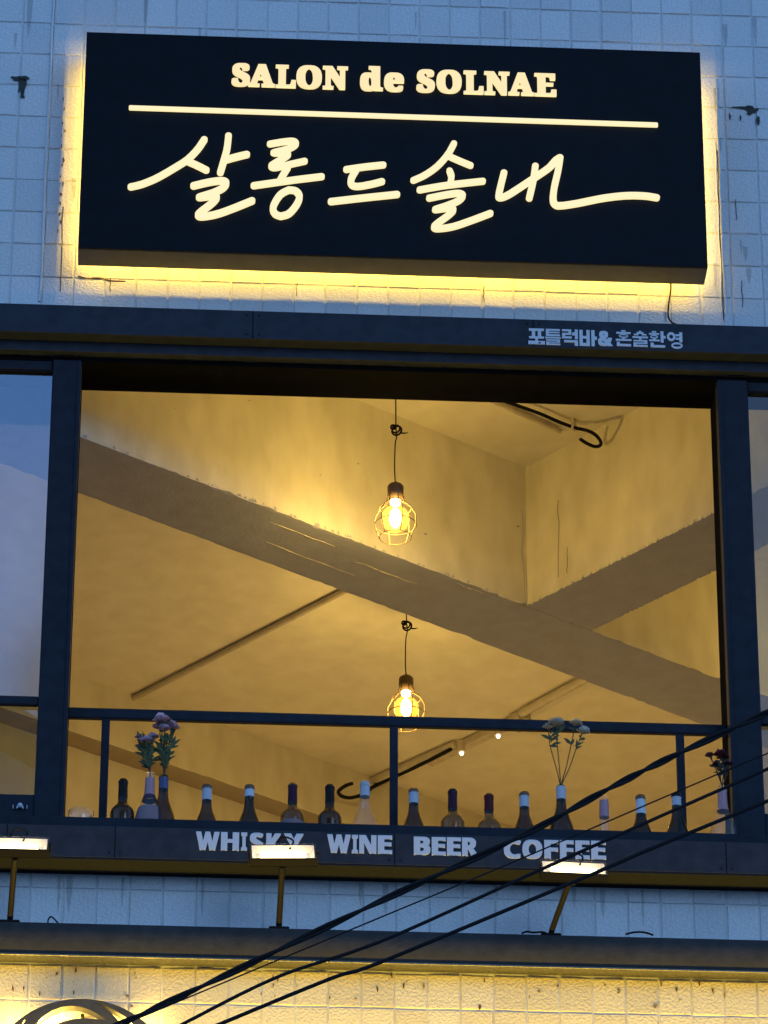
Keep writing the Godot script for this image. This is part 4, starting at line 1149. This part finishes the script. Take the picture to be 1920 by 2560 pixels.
func make_flowers_pts() -> void:
	bunch("pink_flowers", Vector3(-0.702, 7.702, 0.0), [[Vector3(-0.7151, 7.8104, 0.0100), 0.022], [Vector3(-0.7278, 7.8180, 0.0000), 0.014], [Vector3(-0.6973, 7.8307, -0.0050), 0.016], [Vector3(-0.7406, 7.8270, 0.0000), 0.010]], M.petal_pink, M.leaf, 17, 0.034, 0.14, "small bunch of mauve pink flowers in the pink foil-necked bottle", "flowers")
	bunch("pink_flowers", Vector3(-0.661, 7.698, 0.0), [[Vector3(-0.6708, 7.8804, 0.0100), 0.024], [Vector3(-0.6786, 7.8682, -0.0100), 0.018], [Vector3(-0.6616, 7.8500, 0.0150), 0.018], [Vector3(-0.6409, 7.8675, 0.0000), 0.018], [Vector3(-0.6323, 7.8590, 0.0050), 0.014]], M.petal_pink, M.leaf, 15, 0.036, 0.15, "taller cluster of mauve pink flowers in the blue-necked bottle", "flowers")
	bunch("white_flowers", Vector3(0.539, 7.694, 0.0), [[Vector3(0.5287, 7.9066, 0.0100), 0.022], [Vector3(0.5040, 7.8982, 0.0000), 0.014], [Vector3(0.5877, 7.9133, 0.0000), 0.016], [Vector3(0.6089, 7.8807, 0.0100), 0.020]], M.petal_white, M.leaf, 6, 0.032, 0.58, "long-stemmed white flowers rising in front of the guard rail", "flowers")
	bunch("dried_flowers", Vector3(1.030, 7.708, 0.0), [[Vector3(0.9958, 7.8155, 0.0000), 0.013], [Vector3(1.0259, 7.8177, 0.0100), 0.018], [Vector3(1.0374, 7.8129, -0.0050), 0.015], [Vector3(1.0487, 7.7889, 0.0000), 0.013], [Vector3(1.0162, 7.7879, 0.0000), 0.011]], M.petal_red, M.dry_leaf, 8, 0.030, 0.45, "dark dried red flowers in the bottle beside the right mullion", "flowers")

# ---------------------------------------------------------------- flood lamps on arms
func make_flood(foot: Vector3, head: Vector3, tilt: float, roll: float, label: String) -> void:
	var f := thing("flood_lamp", foot, label, "flood lamp", "flood lamps on arms along the canopy")
	var h := head - foot
	obj("foot_plate", box_mesh(Vector3(-0.03, -0.002, -0.03), Vector3(0.03, 0.006, 0.03), 0.002), M.lamp_steel, f)
	obj("arm", tube(smooth_path([Vector3(0, 0, 0), h * 0.1 + Vector3(0, 0.012, 0), h * 0.5 + Vector3(0, 0.008, 0), h * 0.9, h + Vector3(0, -0.034, -0.02)], 5), [0.0095, 0.0095, 0.009, 0.009, 0.009, 0.009, 0.009, 0.009, 0.009, 0.009, 0.009, 0.009, 0.009, 0.009, 0.009, 0.009, 0.009, 0.009, 0.009, 0.009, 0.009], 10), M.lamp_steel, f)
	var head_node := Node3D.new()
	var hd := Basis(Vector3(0, 0, 1), roll) * Basis(Vector3(1, 0, 0), -deg_to_rad(90.0 + tilt))
	# housing: shallow tray, open on its lower side, with the tube and lens inside
	var st := begin()
	var w := 0.098; var dp := 0.048; var t := 0.006
	for e in [[Vector3(-w, 0.0135, -dp), Vector3(w, 0.0135, dp)], [Vector3(-w, -0.012, -dp), Vector3(w, 0.0135, -dp + t)], [Vector3(-w, -0.012, dp - t), Vector3(w, 0.0135, dp)], [Vector3(-w, -0.012, -dp + t), Vector3(-w + t, 0.0135, dp - t)], [Vector3(w - t, -0.012, -dp + t), Vector3(w, 0.0135, dp - t)]]:
		add_box(st, e[0], e[1], 0.0015)
	var o := obj("housing", mesh_of(st), M.lamp_steel, f, h)
	o.basis = hd
	st = begin()
	add_box(st, Vector3(-w + t, 0.0105, -dp + t), Vector3(w - t, 0.0130, dp - t), 0.0)
	for sx in [-1.0, 1.0]:
		quad(st, Vector3(sx * (w - t - 0.001), -0.012, -dp + t), Vector3(sx * (w - t - 0.001), -0.012, dp - t), Vector3(sx * (w - t - 0.012), 0.0103, dp - t - 0.008), Vector3(sx * (w - t - 0.012), 0.0103, -dp + t + 0.008))
		quad(st, Vector3(-w + t, -0.012, sx * (dp - t - 0.001)), Vector3(w - t, -0.012, sx * (dp - t - 0.001)), Vector3(w - t - 0.012, 0.0103, sx * (dp - t - 0.010)), Vector3(-w + t + 0.012, 0.0103, sx * (dp - t - 0.010)))
	obj("reflector", mesh_of(st), M.reflector, o)
	obj("lamp_tube", tube([Vector3(-0.066, -0.001, 0), Vector3(0.066, -0.001, 0)], 0.0095, 14), M.hot_tube, o)
	obj("front_glass", box_mesh(Vector3(-w + 0.001, -0.0165, -dp + 0.001), Vector3(w - 0.001, -0.0125, dp - 0.001), 0.0), M.clear_pane, o)
	obj("bracket", box_mesh(Vector3(-w - 0.005, -0.016, -0.008), Vector3(-w - 0.0005, 0.028, 0.008), 0.001), M.lamp_steel, o)
	obj("bracket", box_mesh(Vector3(w + 0.0005, -0.016, -0.008), Vector3(w + 0.005, 0.028, 0.008), 0.001), M.lamp_steel, o)
	var lead := obj("lead", tube(smooth_path([h + Vector3(0.02, 0.03, -0.02), h + Vector3(0.03, 0.062, -0.03), h + Vector3(0.0, 0.075, -0.035), h + Vector3(-0.02, 0.05, -0.03), h + Vector3(-0.012, 0.032, -0.025)], 4), 0.003, 6), M.rubber, f)
	var l := AreaLight3D.new()
	l.area_size = Vector2(0.13, 0.03)
	l.light_color = lin(1.0, 0.78, 0.42)
	l.light_energy = 0.08
	l.area_range = 10.0
	l.shadow_enabled = true
	put(l, "flood_light", f)
	l.position = h + hd * Vector3(0, -0.018, 0)
	l.basis = Basis.looking_at(hd * Vector3(0, -1, 0), hd * Vector3(0, 0, 1))
	head_node.free()

func make_flood_lamps() -> void:
	make_flood(Vector3(-1.102, 7.177, 0.045), Vector3(-1.086, 7.312, 0.30), 44.0, 0.0, "left flood lamp on its arm, cut by the picture's edge")
	make_flood(Vector3(-0.309, 7.177, 0.045), Vector3(-0.307, 7.308, 0.30), 39.0, 0.03, "middle flood lamp on a straight arm below WHISKY")
	make_flood(Vector3(0.496, 7.177, 0.045), Vector3(0.544, 7.280, 0.30), 44.0, -0.02, "right flood lamp on a slanting arm below COFFEE")

func make_small_things() -> void:
	make_flowers_pts()
	var st := begin()
	add_lathe(st, [Vector2(0, 0), Vector2(0.03, 0), Vector2(0.034, 0.01), Vector2(0.038, 0.16), Vector2(0.039, 0.186), Vector2(0.0365, 0.186), Vector2(0.035, 0.16), Vector2(0.031, 0.014), Vector2(0, 0.012)], 28)
	var c := obj("glass_tumbler", mesh_of(st), M.cup_glass, self, Vector3(-0.9053, 7.3855, 0.0))
	tag(c, "clear glass tumbler in the corner beside the left mullion", "glass")
	var n := thing("sensor_knob", Vector3(-1.0887, 7.5850, 0.0000), "tiny pale blue sensor knob on the left sash's bottom rail", "sensor")
	var ball := SphereMesh.new()
	ball.radius = 0.008; ball.height = 0.016; ball.radial_segments = 14; ball.rings = 8
	obj("dome", ball, M.paper_bright, n, Vector3(0, 0.002, 0.004))
	for s in [-1, 1]:
		obj("prong", tube([Vector3(s * 0.007, 0, 0.004), Vector3(s * 0.009, -0.009, 0.005)], 0.003, 6), M.paper_white, n)
		obj("ear", tube(torus_path(Vector3(0, -0.002, 0.003), Vector3(s, 0, 0), Vector3.UP, 0.021, -0.3, 0.3, 6), 0.0014, 5), M.paper_white, n)
	line_thing("wire_loop", smooth_path([Vector3(-0.9896, 7.1740, 0.0600), Vector3(-0.9889, 7.1918, 0.0600), Vector3(-0.9811, 7.2010, 0.0600), Vector3(-0.9698, 7.1923, 0.0600), Vector3(-0.9556, 7.1764, 0.0600)], 4), 0.0024, M.rubber, "little dark wire loop standing on the canopy at the left", "wire", "", 6)
	line_thing("wire_loop", smooth_path([Vector3(0.4111, 7.1891, 0.0500), Vector3(0.4263, 7.1954, 0.0500), Vector3(0.4442, 7.1929, 0.0500), Vector3(0.4717, 7.1952, 0.0500), Vector3(0.4881, 7.1896, 0.0500)], 4), 0.003, M.rubber, "low dark wire lying on the canopy beside the slanting lamp arm", "wire", "", 6)
	line_thing("wire_loop", smooth_path([Vector3(0.7195, 7.1943, 0.0500), Vector3(0.7417, 7.2009, 0.0500), Vector3(0.7638, 7.2030, 0.0500), Vector3(0.7831, 7.2005, 0.0500), Vector3(0.8022, 7.1935, 0.0500)], 4), 0.003, M.rubber, "low dark wire lying on the canopy at far right", "wire", "", 6)

# ---------------------------------------------------------------- cables crossing the street in front
func street_cable(called: String, pts: Array, r: float, twist: bool, mat: Material, label: String) -> void:
	var a: Vector3 = pts[0]; var b: Vector3 = pts[1]
	var y: Vector3 = pts[-2]; var z: Vector3 = pts[-1]
	var line := [a - (b - a).normalized() * 4.0] + smooth_path(pts, 14) + [z + (z - y).normalized() * 4.0]
	if not twist:
		line_thing(called, line, r, mat, label, "cable", "", 8)
		return
	var t := thing(called, Vector3.ZERO, label, "cable")
	for s in 2:
		var one := []
		for i in line.size():
			var ang: float = i * 0.42 + PI * s
			one.append(line[i] + Vector3(-0.4 * cos(ang), cos(ang), sin(ang)) * r * 0.86)
		obj("strand", tube(one, r * 0.95, 8), mat, t)

func make_cables() -> void:
	street_cable("street_cable", [Vector3(-0.7467, 6.0572, 2.0000), Vector3(-0.4810, 6.1999, 2.0000), Vector3(-0.1025, 6.4078, 2.0000), Vector3(0.2417, 6.5909, 2.0000), Vector3(0.4724, 6.7331, 2.0000), Vector3(0.6472, 6.8345, 2.0000), Vector3(0.8868, 6.9618, 2.0000)], 0.0053, true, M.cable_grey, "thick twisted black cable, topmost of those crossing the front")
	street_cable("street_cable", [Vector3(-0.1959, 6.1498, 2.4000), Vector3(0.1345, 6.3087, 2.4000), Vector3(0.3763, 6.4277, 2.4000), Vector3(0.6892, 6.5829, 2.4000), Vector3(0.8141, 6.6434, 2.4000)], 0.0020, false, M.cable_grey, "thinnest dark wire crossing the window between thicker cables")
	street_cable("street_cable", [Vector3(-0.6001, 5.9752, 2.2000), Vector3(-0.3713, 6.1050, 2.2000), Vector3(-0.1129, 6.2094, 2.2000), Vector3(0.2883, 6.4162, 2.2000), Vector3(0.6377, 6.5947, 2.2000), Vector3(0.8517, 6.7029, 2.2000)], 0.0046, false, M.cable_grey, "middle dark cable passing just above the right flood lamp")
	street_cable("street_cable", [Vector3(-0.5086, 6.0193, 2.1000), Vector3(-0.2374, 6.1472, 2.1000), Vector3(-0.1074, 6.1976, 2.1000), Vector3(0.4136, 6.4468, 2.1000), Vector3(0.5599, 6.5190, 2.1000), Vector3(0.8628, 6.6618, 2.1000)], 0.0052, false, M.cable_grey, "lowest dark cable crossing the right lamp's arm")
